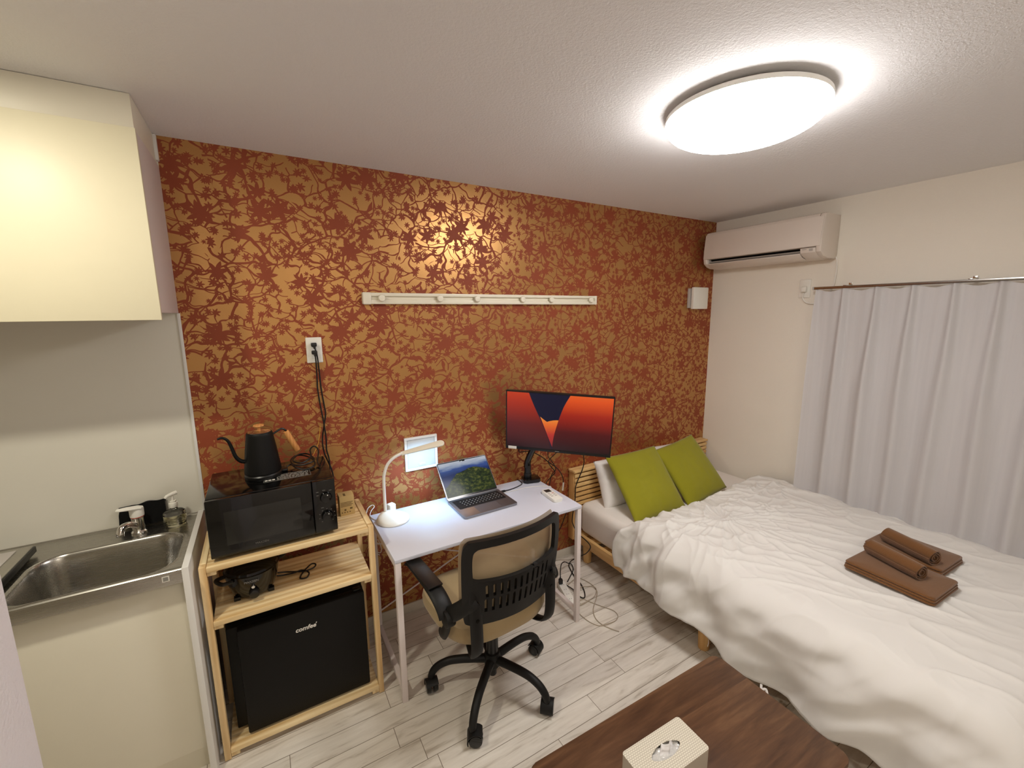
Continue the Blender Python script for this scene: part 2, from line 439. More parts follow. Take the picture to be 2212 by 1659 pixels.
# ------------------------------------------------------------------ room shell
H = 2.396
struct(MB().b2(-5.6, .1, -3.4, .1, -.1, 0).build('floor', M['floor']))
struct(MB().b2(-5.6, .1, -3.4, .1, H, H+.1).build('ceiling', M['ceil']))
struct(MB().b2(-3.485, .1, 0, .1, -.05, H+.05).build('wall_back', M['red']))
struct(MB().b2(-5.6, -3.485, 0, .1, -.05, H+.05).build('wall_kitchen', M['kpanel']))
struct(MB().b2(0, .1, -3.4, .0, -.05, H+.05).build('wall_right', M['wall']))
struct(MB().b2(-5.6, .1, -3.5, -3.4, -.05, H+.05).build('wall_front', M['wall']))
struct(MB().b2(-5.7, -5.6, -3.5, .1, -.05, H+.05).build('wall_far', M['wall']))
struct(MB().b2(-3.72, -3.591, -3.4, -1.3, 0, H, .004).build('wall_left', M['part']))
struct(MB().b2(-3.485, 0, -.009, 0, 0, .055, .002).build('baseboard_back', M['base']))
struct(MB().b2(-.009, 0, -3.4, -.009, 0, .055, .002).build('baseboard_right', M['base']))
struct(MB().b2(-3.491, -3.480, -.006, 0, .855, 1.717, .001).build('trim_1', M['white']))
struct(MB().b2(-3.492, -3.480, -.022, 0, 2.30, 2.394, .002).build('trim_2', M['white']))

# ------------------------------------------------------------------ kitchen
t = thing('wall_cabinet', 'cream wall cabinet hung over the kitchen sink under the ceiling', 'cabinet', (-4.2, 0, 1.717))
MB().b2(-5.0, -3.485, -.385, -.0005, 1.717, 2.284, .001).build('body', M['pinkwhite'], t)
for x0, x1 in ((-4.235, -3.482), (-5.0, -4.238)):
    MB().b2(x0, x1, -.402, -.386, 1.693, 2.284, .0015).build('door', M['cream'], t)
MB().b2(-5.0, -3.4895, -.365, -.0005, 2.285, 2.3945, .001).build('filler_panel', M['creamdoor'], t)

t = thing('base_cabinet', 'pale cream kitchen base cabinet under the stainless sink', 'cabinet', (-4.2, -.25, 0))
MB().b2(-5.0, -3.510, -.44, -.001, .0, .685, .001).build('body', M['creamdoor'], t)
for x0, x1 in ((-4.10, -3.511), (-5.0, -4.103)):
    MB().b2(x0, x1, -.462, -.443, .10, .782, .0015).build('door', M['creamdoor'], t)
MB().b2(-3.509, -3.489, -.512, -.001, 0, .857, .0015).build('side_panel', M['white'], t)

def counter_z(x, y):
    # basin: rounded rectangle
    cx, cy, hx, hy, r = -3.752, -.317, .212, .157, .085
    qx, qy = max(abs(x-cx)-(hx-r), 0), max(abs(y-cy)-(hy-r), 0)
    d = math.hypot(qx, qy)-r
    z = .848
    if d < .004:
        k = min(1, max(0, (.004-d)/.045)); k = k*k*(3-2*k); z -= .15*k + .01*min(1, max(0, -d/.15))
    elif d < .014: z += .0022*math.sin((d-.004)/.010*PI)
    z += .007*max(0, 1-abs(y+.006)/.008)
    z += .003*max(0, 1-abs(y+.488)/.01) if y < -.478 else 0
    if y < -.490: z -= (-.490-y)*.6
    return z
t = thing('sink_counter', 'stainless steel sink counter with one wide deep basin', 'counter', (-4.2, -.25, .85))
mb = MB(); mb.grid(360, 128, lambda u, v: Vector((-5.0+u*(5.0-3.510), -.495+v*.494, counter_z(-5.0+u*1.490, -.495+v*.494))))
mb.build('worktop', M['steel'], t, angle=60)
MB().b2(-5.0, -3.510, -.496, -.4935, .798, .846, .0008).build('front_apron', M['steel'], t)
MB().b2(-3.566, -3.546, -.4973, -.4962, .815, .835, 0).b2(-3.563, -3.549, -.4976, -.4972, .818, .832, 0, mi=1).build('sticker', [M['whiteink'], M['ink']], t)

# faucet
fc = (-3.694, -.088, .848)
t = thing('kitchen_faucet', 'chrome sink faucet with a white lever cap and red and blue ring', 'faucet', fc)
MB().lathe([(0.001, 0), (.026, 0), (.0265, .006), (.021, .012), (.0205, .066), (0.001, .066)], fc, 28).build('column', M['chrome'], t)
MB().lathe([(.0212, .066), (.0216, .0665), (.0216, .069), (.0212, .0695)], fc, 28).build('colour_ring', M['redink'], t)
MB().lathe([(0.001, .0695), (.0222, .0695), (.0228, .074), (.0232, .098), (.022, .103), (.012, .105), (0.001, .105)], fc, 28).build('cap', M['whiteplastic'], t)
MB().prism([(-.058, -.004), (-.05, -.014), (-.02, -.018), (.018, -.02), (.024, -.004), (.024, .01), (.018, .02), (-.02, .018), (-.05, .012)],
           Matrix.Translation((fc[0]-.004, fc[1]-.01, fc[2]+.1045)) @ Euler((0, .16, .45)).to_matrix().to_4x4(), .006, .002).build('lever', M['whiteplastic'], t)
MB().tube([(fc[0]-.005, fc[1]-.012, fc[2]+.035), (fc[0]-.022, fc[1]-.035, fc[2]+.052), (fc[0]-.036, fc[1]-.056, fc[2]+.052), (fc[0]-.042, fc[1]-.066, fc[2]+.036), (fc[0]-.043, fc[1]-.068, fc[2]+.024)], .0125, 16).build('spout', M['chrome'], t)

def pump_bottle(name, label, c, sc, mat_liquid):
    t = thing(name, label, 'bottle', c)
    c = Vector(c)
    prof = [(0.001, 0), (.032, 0), (.036, .004), (.037, .05), (.036, .062), (.028, .07), (.014, .074), (.0125, .078), (.0125, .083), (0.001, .083)]
    MB().lathe([(r*sc, z*sc) for r, z in prof], c, 32, sx=1.1, sy=.75).build('bottle_body', M['glass'], t)
    MB().lathe([(r*sc, z*sc) for r, z in [(0.001, .003), (.031, .003), (.034, .006), (.0345, .048), (0.001, .049)]], c, 32, sx=1.1, sy=.75).build('liquid', mat_liquid, t)
    MB().cyl(c+Vector((0, 0, .083*sc)), c+Vector((0, 0, .104*sc)), .0155*sc, n=24, bev=.001).cyl(c+Vector((0, 0, .104*sc)), c+Vector((0, 0, .112*sc)), .012*sc, n=20).build('collar', M['whiteplastic'], t)
    MB().cyl(c+Vector((0, 0, .112*sc)), c+Vector((0, 0, .135*sc)), .005*sc, n=12).tube([c+Vector((.014*sc, .010*sc, .142*sc)), c+Vector((0, 0, .141*sc)), c+Vector((-.016*sc, -.012*sc, .138*sc)), c+Vector((-.022*sc, -.016*sc, .131*sc))], lambda k: (.0095-.004*k)*sc, 12).build('pump_head', M['whiteplastic'], t)
    return t
pump_bottle('soap_bottle', 'clear pump bottle of pale yellow soap with white pump beside faucet', (-3.577, -.088, .848), .95, M['soap'])

# black cloth leaning on the splashback
def cloth_pad(u, v, s):
    x = -3.763+u*.150+.004*noise.noise(Vector((u*3, v*3, 1)));
    z = .8585+v*.080+.008*u*(v)+.004*noise.noise(Vector((u*4, v*2, 5)))
    return Vector((x, -.004-.030*(1-v)-s*.014+.003*noise.noise(Vector((u*5, v*5, s))), z))
mb = MB()
loop = []
n = 14
mb.grid(24, 12, lambda u, v: cloth_pad(u, v, 1)); mb.solid(.012)
tag(mb.build('dish_cloth', cloth('black_dish_cloth', srgb(8, 8, 8), 300, .3)), 'black folded dish cloth leaning on the panel behind the faucet', 'cloth')

# compact stove at the left edge
t = thing('countertop_stove', 'silver countertop stove left of the sink basin', 'stove', (-4.2, -.3, .848))
MB().b2(-4.40, -3.985, -.42, -.10, .858, .886, .006).build('body', plain('stove_silver', srgb(176, 172, 160), .35, .7), t)
MB().b2(-4.36, -4.02, -.39, -.13, .8862, .889, .002).build('top_plate', M['acgrey'], t)
MB().lathe([(.10, 0), (.11, .004), (.10, .008), (.06, .008), (.06, 0)], (-4.18, -.26, .889), 32).build('trivet', M['whiteplastic'], t)
MB().b2(-3.990, -3.980, -.415, -.105, .860, .882, .002).build('dark_edge', M['blacksat'], t)
for sx in (-4.37, -4.01):
    for sy in (-.40, -.12): MB().cyl((sx, sy, .8485), (sx, sy, .859), .012, n=12).build('foot', M['blacksat'], t)

# ------------------------------------------------------------------ pine shelf rack
SX0, SX1, SY0, SY1 = -3.471, -2.860, -.4636, -.145
t = thing('shelf_rack', 'pale pine open shelf rack between kitchen sink and white desk', 'shelf', (-3.165, -.3, 0))
for x in (SX0+.011, SX1-.011):
    for y in (SY0+.014, SY1-.014):
        MB().box((x, y, .4079), (.022, .028, .8158), None, .002).build('post', M['pineZ'], t)
for x in (SX0+.011, SX1-.011):
    MB().b2(x-.011, x+.011, SY0+.0285, SY1-.0285, .783, .8158, .002).build('side_rail', M['pineY'], t)
for z in (.811, .5945, .046):
    mb = MB(); n = 5; w = (SY1-SY0+.008)/n
    for k in range(n): mb.b2(SX0+.0225, SX1-.0225, SY0-.004+k*w+.0008, SY0-.004+(k+1)*w-.0008, z-.019, z, .0015)
    mb.build('shelf_board', M['pineX'], t)
    for x in (SX0+.037, SX1-.037):
        MB().b2(x-.0143, x+.0143, SY0+.004, SY1-.004, z-.036 if z > .1 else z-.040, z-.0195, .0015).build('cleat', M['pineY'], t)

# mini fridge
t = thing('mini_fridge', 'black compact fridge on the bottom board of the pine rack', 'fridge', (-3.148, -.26, .046))
MB().b2(-3.424, -2.912, -.398, -.05, .060, .505, .004).build('body', M['blackmat'], t)
MB().b2(-3.386, -2.914, -.443, -.401, .056, .512, .006).build('door', plain('fridge_door', srgb(15, 14, 13), .5, spec=.2, var=.2, bump=(260, .25)), t)
for x in (-3.36, -2.94):
    for y in (-.38, -.17): MB().cyl((x, y, .0462), (x, y, .061), .014, n=14).build('foot', M['blacksat'], t)
MB().b2(-2.955, -2.925, -.425, -.40, .5125, .520, .002).build('hinge_cap', M['blacksat'], t)
RX = Matrix.Rotation(PI/2, 4, 'X')
MB().text("comfee", .026, Matrix.Translation((-3.151, -.4436, .4335)) @ RX, .0004, 0, .15, 1.0, .0006).box((-3.1105, -.4436, .4425), (.003, .0008, .006), Euler((0, .4, 0))).build('logo', M['whiteink'], t)

# microwave
MWX0, MWX1, MWY0, MWY1, MWZ0, MWZ1 = -3.432, -2.997, -.444, -.115, .826, 1.050
t = thing('microwave_oven', 'glossy black microwave oven on top of the pine rack', 'microwave', (-3.214, -.28, .811))
MB().b2(MWX0, MWX1, MWY0+.022, MWY1, MWZ0, MWZ1, .005).build('body', M['black'], t)
d = MB().b2(MWX0, -3.083, MWY0, MWY0+.021, MWZ0+.001, MWZ1-.001, .004).build('door', M['glassblk'], t)
MB().b2(-3.378, -3.125, MWY0-.0006, MWY0+.002, .868, .998, .0003).build('window', M['oven'], d)
MB().text('MAXZEN', .011, Matrix.Translation((-3.268, MWY0-.0008, .852)) @ RX, .0002).build('logo', M['dimink'], d)
MB().b2(-3.081, MWX1, MWY0, MWY0+.021, MWZ0+.001, MWZ1-.001, .004).build('control_panel', M['black'], t)
for kz, ka in ((.9775, .5), (.898, .45)):
    k = MB().cyl((-3.034, MWY0, kz), (-3.034, MWY0-.014, kz), .0225, .020, 32, bev=.002).build('knob', M['black'], t)
    MB().box((-3.034+.011*math.sin(ka), MWY0-.0143, kz+.013*math.cos(ka)), (.003, .0008, .004)).build('pointer', M['whiteink'], k)
mb = MB()
for dx, dz, w in ((-.03, .026, .009), (-.03, .012, .008), (-.006, .03, .011), (.018, .026, .010)): mb.box((-3.034+dx, MWY0-.0003, .9775+dz), (w, .0008, .0025))
mb.build('dial_markings', M['dimink'], t); mb = MB()
for a in range(9):
    aa = -2.4+a*.6; mb.box((-3.034+.0295*math.sin(aa), MWY0-.0003, .898+.0295*math.cos(aa)), (.004, .0008, .0025))
mb.box((-3.05, MWY0-.0003, .935), (.01, .0008, .0025))
mb.build('dial_markings', M['dimink'], t)
mb = MB().b2(-3.245, -3.074, -.350, -.283, MWZ1, MWZ1+.0006, 0, mi=1)
for r in range(8):
    x = -3.198
    while x < -3.083:
        w = random.uniform(.004, .016); mb.b2(x, min(x+w, -3.079), -.345+r*.0075, -.3412+r*.0075, MWZ1+.0006, MWZ1+.0009); x += w+random.uniform(.002, .006)
for r in range(2):
    for k in range(3): mb.b2(-3.241+k*.013, -3.231+k*.013, -.339+r*.03, -.327+r*.03, MWZ1+.0006, MWZ1+.0009, mi=2)
for (x0, x1, y0, y1) in ((-3.245, -3.074, -.3502, -.3492), (-3.245, -3.074, -.2838, -.2828), (-3.2455, -3.2445, -.35, -.283), (-3.0745, -3.0735, -.35, -.283)): mb.b2(x0, x1, y0, y1, MWZ1, MWZ1+.0009)
mb.build('warning_label', [M['ink'], M['blacksat'], M['whiteink']], t)
for x in (MWX0+.03, MWX1-.03):
    for y in (MWY0+.05, MWY1-.03): MB().cyl((x, y, .8112), (x, y, .828), .013, n=14).build('foot', M['blacksat'], t)

# kettle base + kettle
kx, ky = -3.243, -.262
KZ = 1.0508
tag(MB().lathe([(0.001, 0), (.066, 0), (.068, .004), (.068, .014), (.064, .019), (0.001, .0192)], (kx, ky, KZ), 40).box((kx+.075, ky+.03, KZ+.006), (.03, .05, .011), None, .003).build('power_stand', M['blacksat']), 'round black power base under the gooseneck kettle', 'kettle base')
t = thing('gooseneck_kettle', 'matte black gooseneck kettle with wooden grip standing on the microwave', 'kettle', (kx, ky, KZ+.0195))
kb = (kx, ky, KZ+.0195)
MB().lathe([(0.001, 0), (.064, 0), (.067, .004), (.066, .02), (.0565, .10), (.0485, .155), (.0475, .163), (.045, .167), (.043, .166), (0.001, .166)], kb, 48).build('body', M['blackmat'], t)
ld = MB().lathe([(0.001, .1662), (.041, .1662), (.0415, .1685), (.036, .172), (.012, .174), (0.001, .174)], kb, 40).build('lid', M['chrome'], t)
MB().lathe([(0.001, .174), (.006, .174), (.005, .186), (.010, .189), (.0185, .191), (.0195, .194), (.0185, .197), (0.001, .1985)], kb, 32).build('lid_knob', M['gripwood'], ld)
K = Vector(kb)
MB().tube([K+Vector((-.050, -.012, .055)), K+Vector((-.072, -.016, .062)), K+Vector((-.088, -.02, .085)), K+Vector((-.098, -.022, .125)), K+Vector((-.108, -.025, .155)), K+Vector((-.124, -.028, .168)), K+Vector((-.140, -.031, .166))], lambda k: .0085-.0045*k, 12).build('spout', M['blackmat'], t)
MB().tube([K+Vector((.046, .012, .148)), K+Vector((.066, .018, .158)), K+Vector((.082, .022, .164)), K+Vector((.094, .025, .156)), K+Vector((.100, .027, .146))], .004, 8).build('handle_bracket', M['blacksat'], t)
MB().cyl(K+Vector((.096, .026, .150)), K+Vector((.134, .034, .058)), .0115, .0125, 20, bev=.002).build('handle_grip', M['gripwood'], t)

# coiled kettle cord
z0 = 1.0545
pts = [(-3.158, -.225, z0+.004), (-3.139, -.22, z0+.012), (-3.125, -.262, z0+.01), (-3.091, -.285, z0), (-3.052, -.270, z0+.006), (-3.050, -.209, z0+.014), (-3.078, -.15, z0+.02), (-3.112, -.135, z0+.022), (-3.137, -.18, z0+.018), (-3.125, -.24, z0+.012), (-3.079, -.262, z0+.016), (-3.048, -.235, z0+.02), (-3.063, -.17, z0+.03), (-3.10, -.15, z0+.03), (-3.13, -.20, z0+.024), (-3.10, -.25, z0+.02), (-3.06, -.22, z0+.03), (-3.055, -.17, z0+.05), (-3.035, -.14, z0+.055), (-3.022, -.17, z0+.04), (-3.035, -.23, z0+.01), (-3.03, -.275, z0+.002)]
tag(MB().tube(pts, .0033, 8, 6).build('coiled_cable', M['cable']), 'black coiled cord lying on the microwave beside the kettle', 'cord')
tag(MB().tube([(-2.992, -.030, 1.175), (-3.000, -.06, 1.145), (-3.012, -.085, 1.105), (-3.035, -.105, 1.065), (-3.045, -.11, 1.053)], .0013, 6).build('earth_wire', M['ycable']), 'thin yellow wire hanging behind the microwave', 'wire')

# carton
t = thing('small_carton', 'small printed cardboard carton on the rack beside the microwave', 'box', (-2.934, -.27, .811))
MB().b2(-2.966, -2.904, -.297, -.237, .8112, .902, .001).build('box', M['carton'], t)
mb = MB()
for r in range(4): mb.b2(-2.962, -2.910-.006*(r % 2), -.2974, -.2968, .872-r*.006, .8745-r*.006)
for k in range(4): mb.b2(-2.960+k*.011, -2.955+k*.011, -.2974, -.2968, .824, .829)
mb.b2(-2.924, -2.913, -.2974, -.2968, .838, .846); mb.b2(-2.948, -2.940, -.2974, -.2968, .834, .842)
mb.build('printing', M['print'], t)
MB().b2(-2.947, -2.938, -.29, -.262, .9018, .9024).build('printing', M['print'], t)

# slow cooker
cc = (-3.318, -.322, .5947)
t = thing('slow_cooker', 'black round slow cooker on the middle board of the pine rack', 'cooker', cc)
MB().lathe([(0.001, .012), (.066, .012), (.074, .02), (.088, .06), (.096, .10), (.0985, .112), (.094, .114), (0.001, .114)], cc, 48).build('pot', M['black'], t)
MB().lathe([(.095, .1142), (.090, .122), (.06, .134), (.02, .139), (0.001, .139)], cc, 48).build('lid', M['glassblk'], t)
MB().lathe([(0.001, .139), (.008, .139), (.012, .147), (.015, .152), (0.001, .154)], cc, 24).build('lid_knob', M['blacksat'], t)
C3 = Vector(cc)
for sgn in (-1, 1):
    dx, dy = sgn*.86, sgn*.5
    MB().tube([C3+Vector((dx*.092-dy*.03, dy*.092+dx*.03, .1)), C3+Vector((dx*.122-dy*.026, dy*.122+dx*.026, .104)), C3+Vector((dx*.128, dy*.128, .105)), C3+Vector((dx*.122+dy*.026, dy*.122-dx*.026, .104)), C3+Vector((dx*.092+dy*.03, dy*.092-dx*.03, .1))], .0075, 10).build('handle', M['blacksat'], t)
for a in (-2.55, -.55, .7, 2.3): MB().box(C3+Vector((.07*math.cos(a), .07*math.sin(a), .0075)), (.022, .022, .0145), None, .002).build('foot', M['blacksat'], t)
fy = cc[1]
k = MB().cyl((cc[0]+.003, fy-.080, .634), (cc[0]+.003, fy-.100, .630), .019, .017, 28, bev=.002).build('dial', M['blacksat'], t)
MB().cyl((cc[0]+.002, fy-.086, .664), (cc[0]+.002, fy-.0965, .662), .007, .006, 18).build('indicator_lamp', M['chrome'], t)
mb = MB().text('MAXZEN', .012, Matrix.Translation((cc[0]-.002, fy-.0975, .688)) @ Matrix.Rotation(PI/2+.12, 4, 'X'), .0006)
mb.build('logo', M['ink'], t)
tag(MB().tube([(-3.232, -.27, .612), (-3.20, -.268, .604), (-3.165, -.285, .603), (-3.13, -.30, .602), (-3.095, -.30, .606), (-3.083, -.288, .612), (-3.10, -.28, .615), (-3.135, -.31, .606), (-3.15, -.345, .601), (-3.125, -.352, .601), (-3.115, -.325, .605), (-3.14, -.30, .610), (-3.17, -.295, .605), (-3.21, -.285, .602), (-3.236, -.285, .608)], .0032, 8).build('looped_cable', M['cable']), 'black looped cord lying on the middle board beside the cooker', 'cord')

# ------------------------------------------------------------------ wall items on the red wall
t = thing('wall_outlet', 'white wall outlet on red wallpaper with two black plugs above microwave', 'outlet', (-2.987, 0, 1.478))
MB().b2(-3.022, -2.952, -.008, -.0002, 1.479, 1.600, .004, 3).build('cover_plate', M['whiteplastic'], t)
MB().b2(-3.001, -2.973, -.0095, -.0078, 1.50, 1.58, .0008).build('socket_insert', M['white'], t)
def plug_cord(label, z, side, pts):
    t = thing('power_cable', label, 'cord', (-2.988, -.0097, z), group='black cords from the wall outlet')
    MB().box((-2.989, -.0215, z), (.024, .0235, .018), None, .004, 3).box((-2.987, -.026, z-.012), (.010, .012, .016), None, .003).build('plug', M['blacksat'], t)
    MB().tube(pts, .0033, 8, 6).build('cable', M['cable'], t)
plug_cord('black cord on red wall from the upper plug of the outlet', 1.566, 1, [(-2.987, -.028, 1.552), (-2.980, -.03, 1.52), (-2.976, -.024, 1.46), (-2.973, -.02, 1.36), (-2.965, -.018, 1.27), (-2.962, -.018, 1.227), (-2.972, -.02, 1.178), (-2.984, -.02, 1.12), (-2.987, -.022, 1.08), (-2.982, -.024, 1.03), (-2.97, -.022, .99), (-2.955, -.02, .94), (-2.950, -.02, .88), (-2.96, -.02, .80)])
plug_cord('black cord on red wall from the lower plug of the outlet', 1.530, -1, [(-2.987, -.028, 1.515), (-2.986, -.026, 1.47), (-2.987, -.02, 1.40), (-2.988, -.02, 1.353), (-2.982, -.02, 1.269), (-2.974, -.026, 1.183), (-2.970, -.028, 1.10), (-2.972, -.028, 1.05), (-2.964, -.03, 1.00), (-2.966, -.03, .92), (-2.98, -.03, .84)])

t = thing('coat_rack', 'long white coat rack with six round pegs on the red wall', 'coat rack', (-2.0, 0, 1.755))
mb = MB(); RXX0, RXX1 = -2.753, -1.249
mb.b2(RXX0, RXX1, -.012, -.0003, 1.7555, 1.811, .002)
mb.b2(RXX0+.032, RXX1, -.024, -.0115, 1.7945, 1.811, .002).b2(RXX0+.032, RXX1, -.024, -.0115, 1.7555, 1.7765, .002)
mb.b2(RXX0, RXX0+.042, -.0265, -.011, 1.753, 1.813, .006, 3).b2(RXX1-.016, RXX1+.0015, -.0248, -.0108, 1.7548, 1.8117, .002)
mb.build('rail', M['ivory'], t)
for x in (-2.663, -2.355, -2.134, -1.833, -1.623, -1.306):
    MB().cyl((x, -.0122, 1.785), (x, -.03, 1.785), .008, n=16).lathe([(0.001, 0), (.014, 0), (.0175, .003), (.018, .008), (.015, .0125), (0.001, .014)], (x, -.028, 1.785), 28, M=Matrix.Rotation(PI/2, 4, 'X')).build('peg', M['ivory'], t)

t = thing('access_panel', 'square white framed hatch on the red wall behind the desk lamp', 'panel', (-2.489, 0, .85))
mb = MB(); x0, x1, z0_, z1_ = -2.582, -2.396, .850, 1.039
for a in ((x0, x1, z1_-.014, z1_), (x0, x1, z0_, z0_+.014), (x0, x0+.014, z0_+.0142, z1_-.0142), (x1-.014, x1, z0_+.0142, z1_-.0142)): mb.b2(a[0], a[1], -.014, -.0003, a[2], a[3], .0015)
mb.build('frame', M['white'], t)
d = MB().b2(x0+.0155, x1-.0155, -.011, -.0003, z0_+.0155, z1_-.0155, .0015).build('hatch_door', plain('hatch_white', srgb(196, 197, 196), .45), t)
MB().b2(-2.506, -2.468, -.0135, -.0108, .871, .888, .001).build('latch', M['acgrey'], d)

t = thing('wall_vent', 'white square vent cover high on the red wall near the air conditioner', 'vent', (-.21, 0, 1.724))
MB().b2(-.305, -.135, -.022, -.0003, 1.73, 1.88, .004).build('back_box', M['acgrey'], t)
MB().b2(-.300, -.128, -.058, -.032, 1.722, 1.888, .005).b2(-.27, -.16, -.033, -.02, 1.75, 1.86).build('front_cover', M['whiteplastic'], t)

# ------------------------------------------------------------------ desk
DX0, DX1, DY0, DY1, DZ = -2.806, -1.806, -.5734, -.0962, .69
t = thing('desk', 'white desk with slim metal legs against the red wall', 'desk', (-2.306, -.335, 0))
MB().b2(DX0, DX1, DY0, DY1, DZ-.016, DZ, .0012).build('desktop', M['desk'], t)
for x in (DX0+.0135, DX1-.0135):
    for y in (DY0+.0135, DY1-.0135): MB().box((x, y, (DZ-.0165)/2), (.025, .025, DZ-.0165), None, .0015).build('leg', M['leg'], t)
    MB().box((x, (DY0+DY1)/2, .0625), (.022, DY1-DY0-.053, .025), None, .0015).build('side_rail', M['leg'], t)
    MB().box((x, (DY0+DY1)/2, DZ-.0295), (.022, DY1-DY0-.053, .0255), None, .0015).build('top_rail', M['leg'], t)
yb = DY1-.0135
MB().tube([(DX0+.026, yb, .15), (DX1-.026, yb, .53)], .004, 8, smooth=False).build('cross_brace', M['leg'], t)
MB().tube([(DX0+.026, yb+.0085, .53), (DX1-.026, yb+.0085, .15)], .004, 8, smooth=False).build('cross_brace', M['leg'], t)

# desk lamp
lb = Vector((-2.712, -.208, DZ+.0002))
t = thing('desk_lamp', 'white gooseneck lamp with a flat lit head on the desk', 'lamp', lb)
def lampbase(k, a):
    # dome leaning to the stem at the back left
    r, z, s = k
    return lb + Vector((r*math.cos(a)-s*.034, r*math.sin(a)+s*.012, z))
mb = MB(); rr = []
for r, z, s in ((.0005, 0, 0), (.078, 0, 0), (.081, .003, 0), (.080, .008, .02), (.066, .022, .25), (.042, .036, .6), (.02, .044, .9), (.0105, .048, 1.0), (.0005, .0485, 1.0)):
    rr.append([lampbase((r, z, s), 2*PI*i/44) for i in range(44)])
mb.rings(rr).build('base', M['whiteplastic'], t)
sp = lb+Vector((-.034, .012, .045))
pts = [sp, sp+Vector((0, 0, .08)), sp+Vector((.001, 0, .16)), sp+Vector((.006, 0, .20)), sp+Vector((.024, 0, .243)), sp+Vector((.058, -.003, .274)), sp+Vector((.100, -.006, .290))]
MB().tube(pts, .0075, 14).build('gooseneck', M['whiteplastic'], t)
hd = thing('tmp', 'x', 'x'); bpy.data.objects.remove(hd)
p0 = pts[-1]+Vector((-.008, 0, -.003)); p1 = p0+Vector((.222, -.014, .026))
dv = (p1-p0); L = dv.length; xd = dv.normalized(); yd = Vector((0, 0, 1)).cross(xd).normalized(); zd = xd.cross(yd)
# tilt the head towards the viewer so that its top shows
HM = Matrix(((xd.x, yd.x, zd.x, p0.x), (xd.y, yd.y, zd.y, p0.y), (xd.z, yd.z, zd.z, p0.z), (0, 0, 0, 1))) @ Matrix.Rotation(.38, 4, 'X')
def stadium(L, w0, w1, n=8):
    P = [(0, -w0), (L-w1, -w1)]
    P += [(L-w1+w1*math.sin(a*PI/n), -w1*math.cos(a*PI/n)) for a in range(1, n)]
    P += [(L-w1, w1), (0, w0)]
    return P
hh = MB().prism(stadium(L, .012, .0215), HM @ Matrix.Translation((0, 0, -.004)), .009, .0025).build('lamp_head', M['ivory'], t)
MB().prism(stadium(L-.03, .009, .0160), HM @ Matrix.Translation((.022, 0, -.0055)), .0012).build('light_panel', emit('lamp_leds', (.70, .86, 1, 1), 5), hh)
LAMPHEAD = HM

t = thing('power_adapter', 'white cube charger standing on the desk behind the lamp', 'charger', (-2.695, -.112, DZ))
MB().box((-2.697, -.118, DZ+.0235), (.036, .036, .046), Euler((0, 0, .3)), .005, 3).build('charger', M['whiteplastic'], t)
tag(MB().tube([(-2.789, -.172, DZ+.004), (-2.800, -.14, DZ+.003), (-2.803, -.105, DZ+.004), (-2.79, -.075, DZ+.012), (-2.768, -.05, DZ+.02), (-2.775, -.030, DZ+.022), (-2.80, -.04, DZ+.012), (-2.812, -.06, DZ-.02), (-2.80, -.062, DZ-.12), (-2.79, -.07, .50), (-2.765, -.075, .46), (-2.75, -.07, .47), (-2.765, -.07, .53), (-2.79, -.07, .51), (-2.785, -.07, .47), (-2.76, -.065, .44)], .0022, 8).build('lamp_cable', M['wcable']), 'white lamp cable looping off the back corner of the desk', 'cable')

# laptop
lrot = math.radians(1.2)
lc = Vector((-2.2535, -.284, DZ+.0005))
t = thing('laptop', 'open silver laptop with a landscape on screen on the desk', 'laptop', lc, lrot)
lw, ldp = .3126, .2212
def rrect(w, d, r, n=5, cx=0, cy=0):
    P = []
    for sx, sy, a0 in ((1, -1, -PI/2), (1, 1, 0), (-1, 1, PI/2), (-1, -1, PI)):
        for k in range(n+1):
            a = a0+k*PI/2/n; P.append((cx+sx*(w/2-r)+r*math.cos(a), cy+sy*(d/2-r)+r*math.sin(a)))
    return P
MB().prism(rrect(lw, ldp, .011), Matrix.Translation((0, 0, .002)), .0115, .0015).build('base', M['alu'], t, local=True)
for sx in (-1, 1):
    for sy in (-1, 1): MB().cyl((sx*.13, sy*.085, 0), (sx*.13, sy*.085, .0025), .009, n=14).build('foot', M['blacksat'], t, local=True)
MB().b2(-.139, .139, -.018, .088, .0135, .0138).build('keyboard_well', M['key'], t, local=True)
mb = MB(); kw = .0191
for r in range(6):
    y = .078-r*.0181; hgt = .0155
    if r == 5:
        x = -.1365
        for w in (1, 1, 1, 1.2, 5.0, 1.2, 1, 1, 1, 1):
            ww = w*.01905; mb.b2(x+.0012, x+ww-.0012, y-hgt/2, y+hgt/2, .0138, .0150, .0004, 1); x += ww
    else:
        x = -.1365; n = 14; off = (0, 1.0, 1.5, 1.75, 2.3)[r]; first = off if r else 1
        ws = [max(first, 1)] + [1]*(12 if r else 13); s = .273/sum(ws+([1] if r else []));
        ws = ws+([1] if r else [])
        for w in ws: mb.b2(x+.0012, x+w*s-.0012, y-hgt/2, y+hgt/2, .0138, .0150, .0004, 1); x += w*s
mb.build('keys', M['key'], t, local=True)
mb = MB()
for r in range(1, 5):
    for k in range(12): mb.b2(-.108+k*.0195+r*.004, -.108+k*.0195+r*.004+.004, .078-r*.0181-.002, .078-r*.0181+.002, .01500, .01512)
mb.build('key_legends', M['whiteink'], t, local=True)
MB().prism(rrect(.13, .081, .006), Matrix.Translation((-.0, -.066, .0135)), .0003).build('trackpad', plain('trackpad', srgb(132, 128, 130), .3, .6, var=.02), t, local=True)
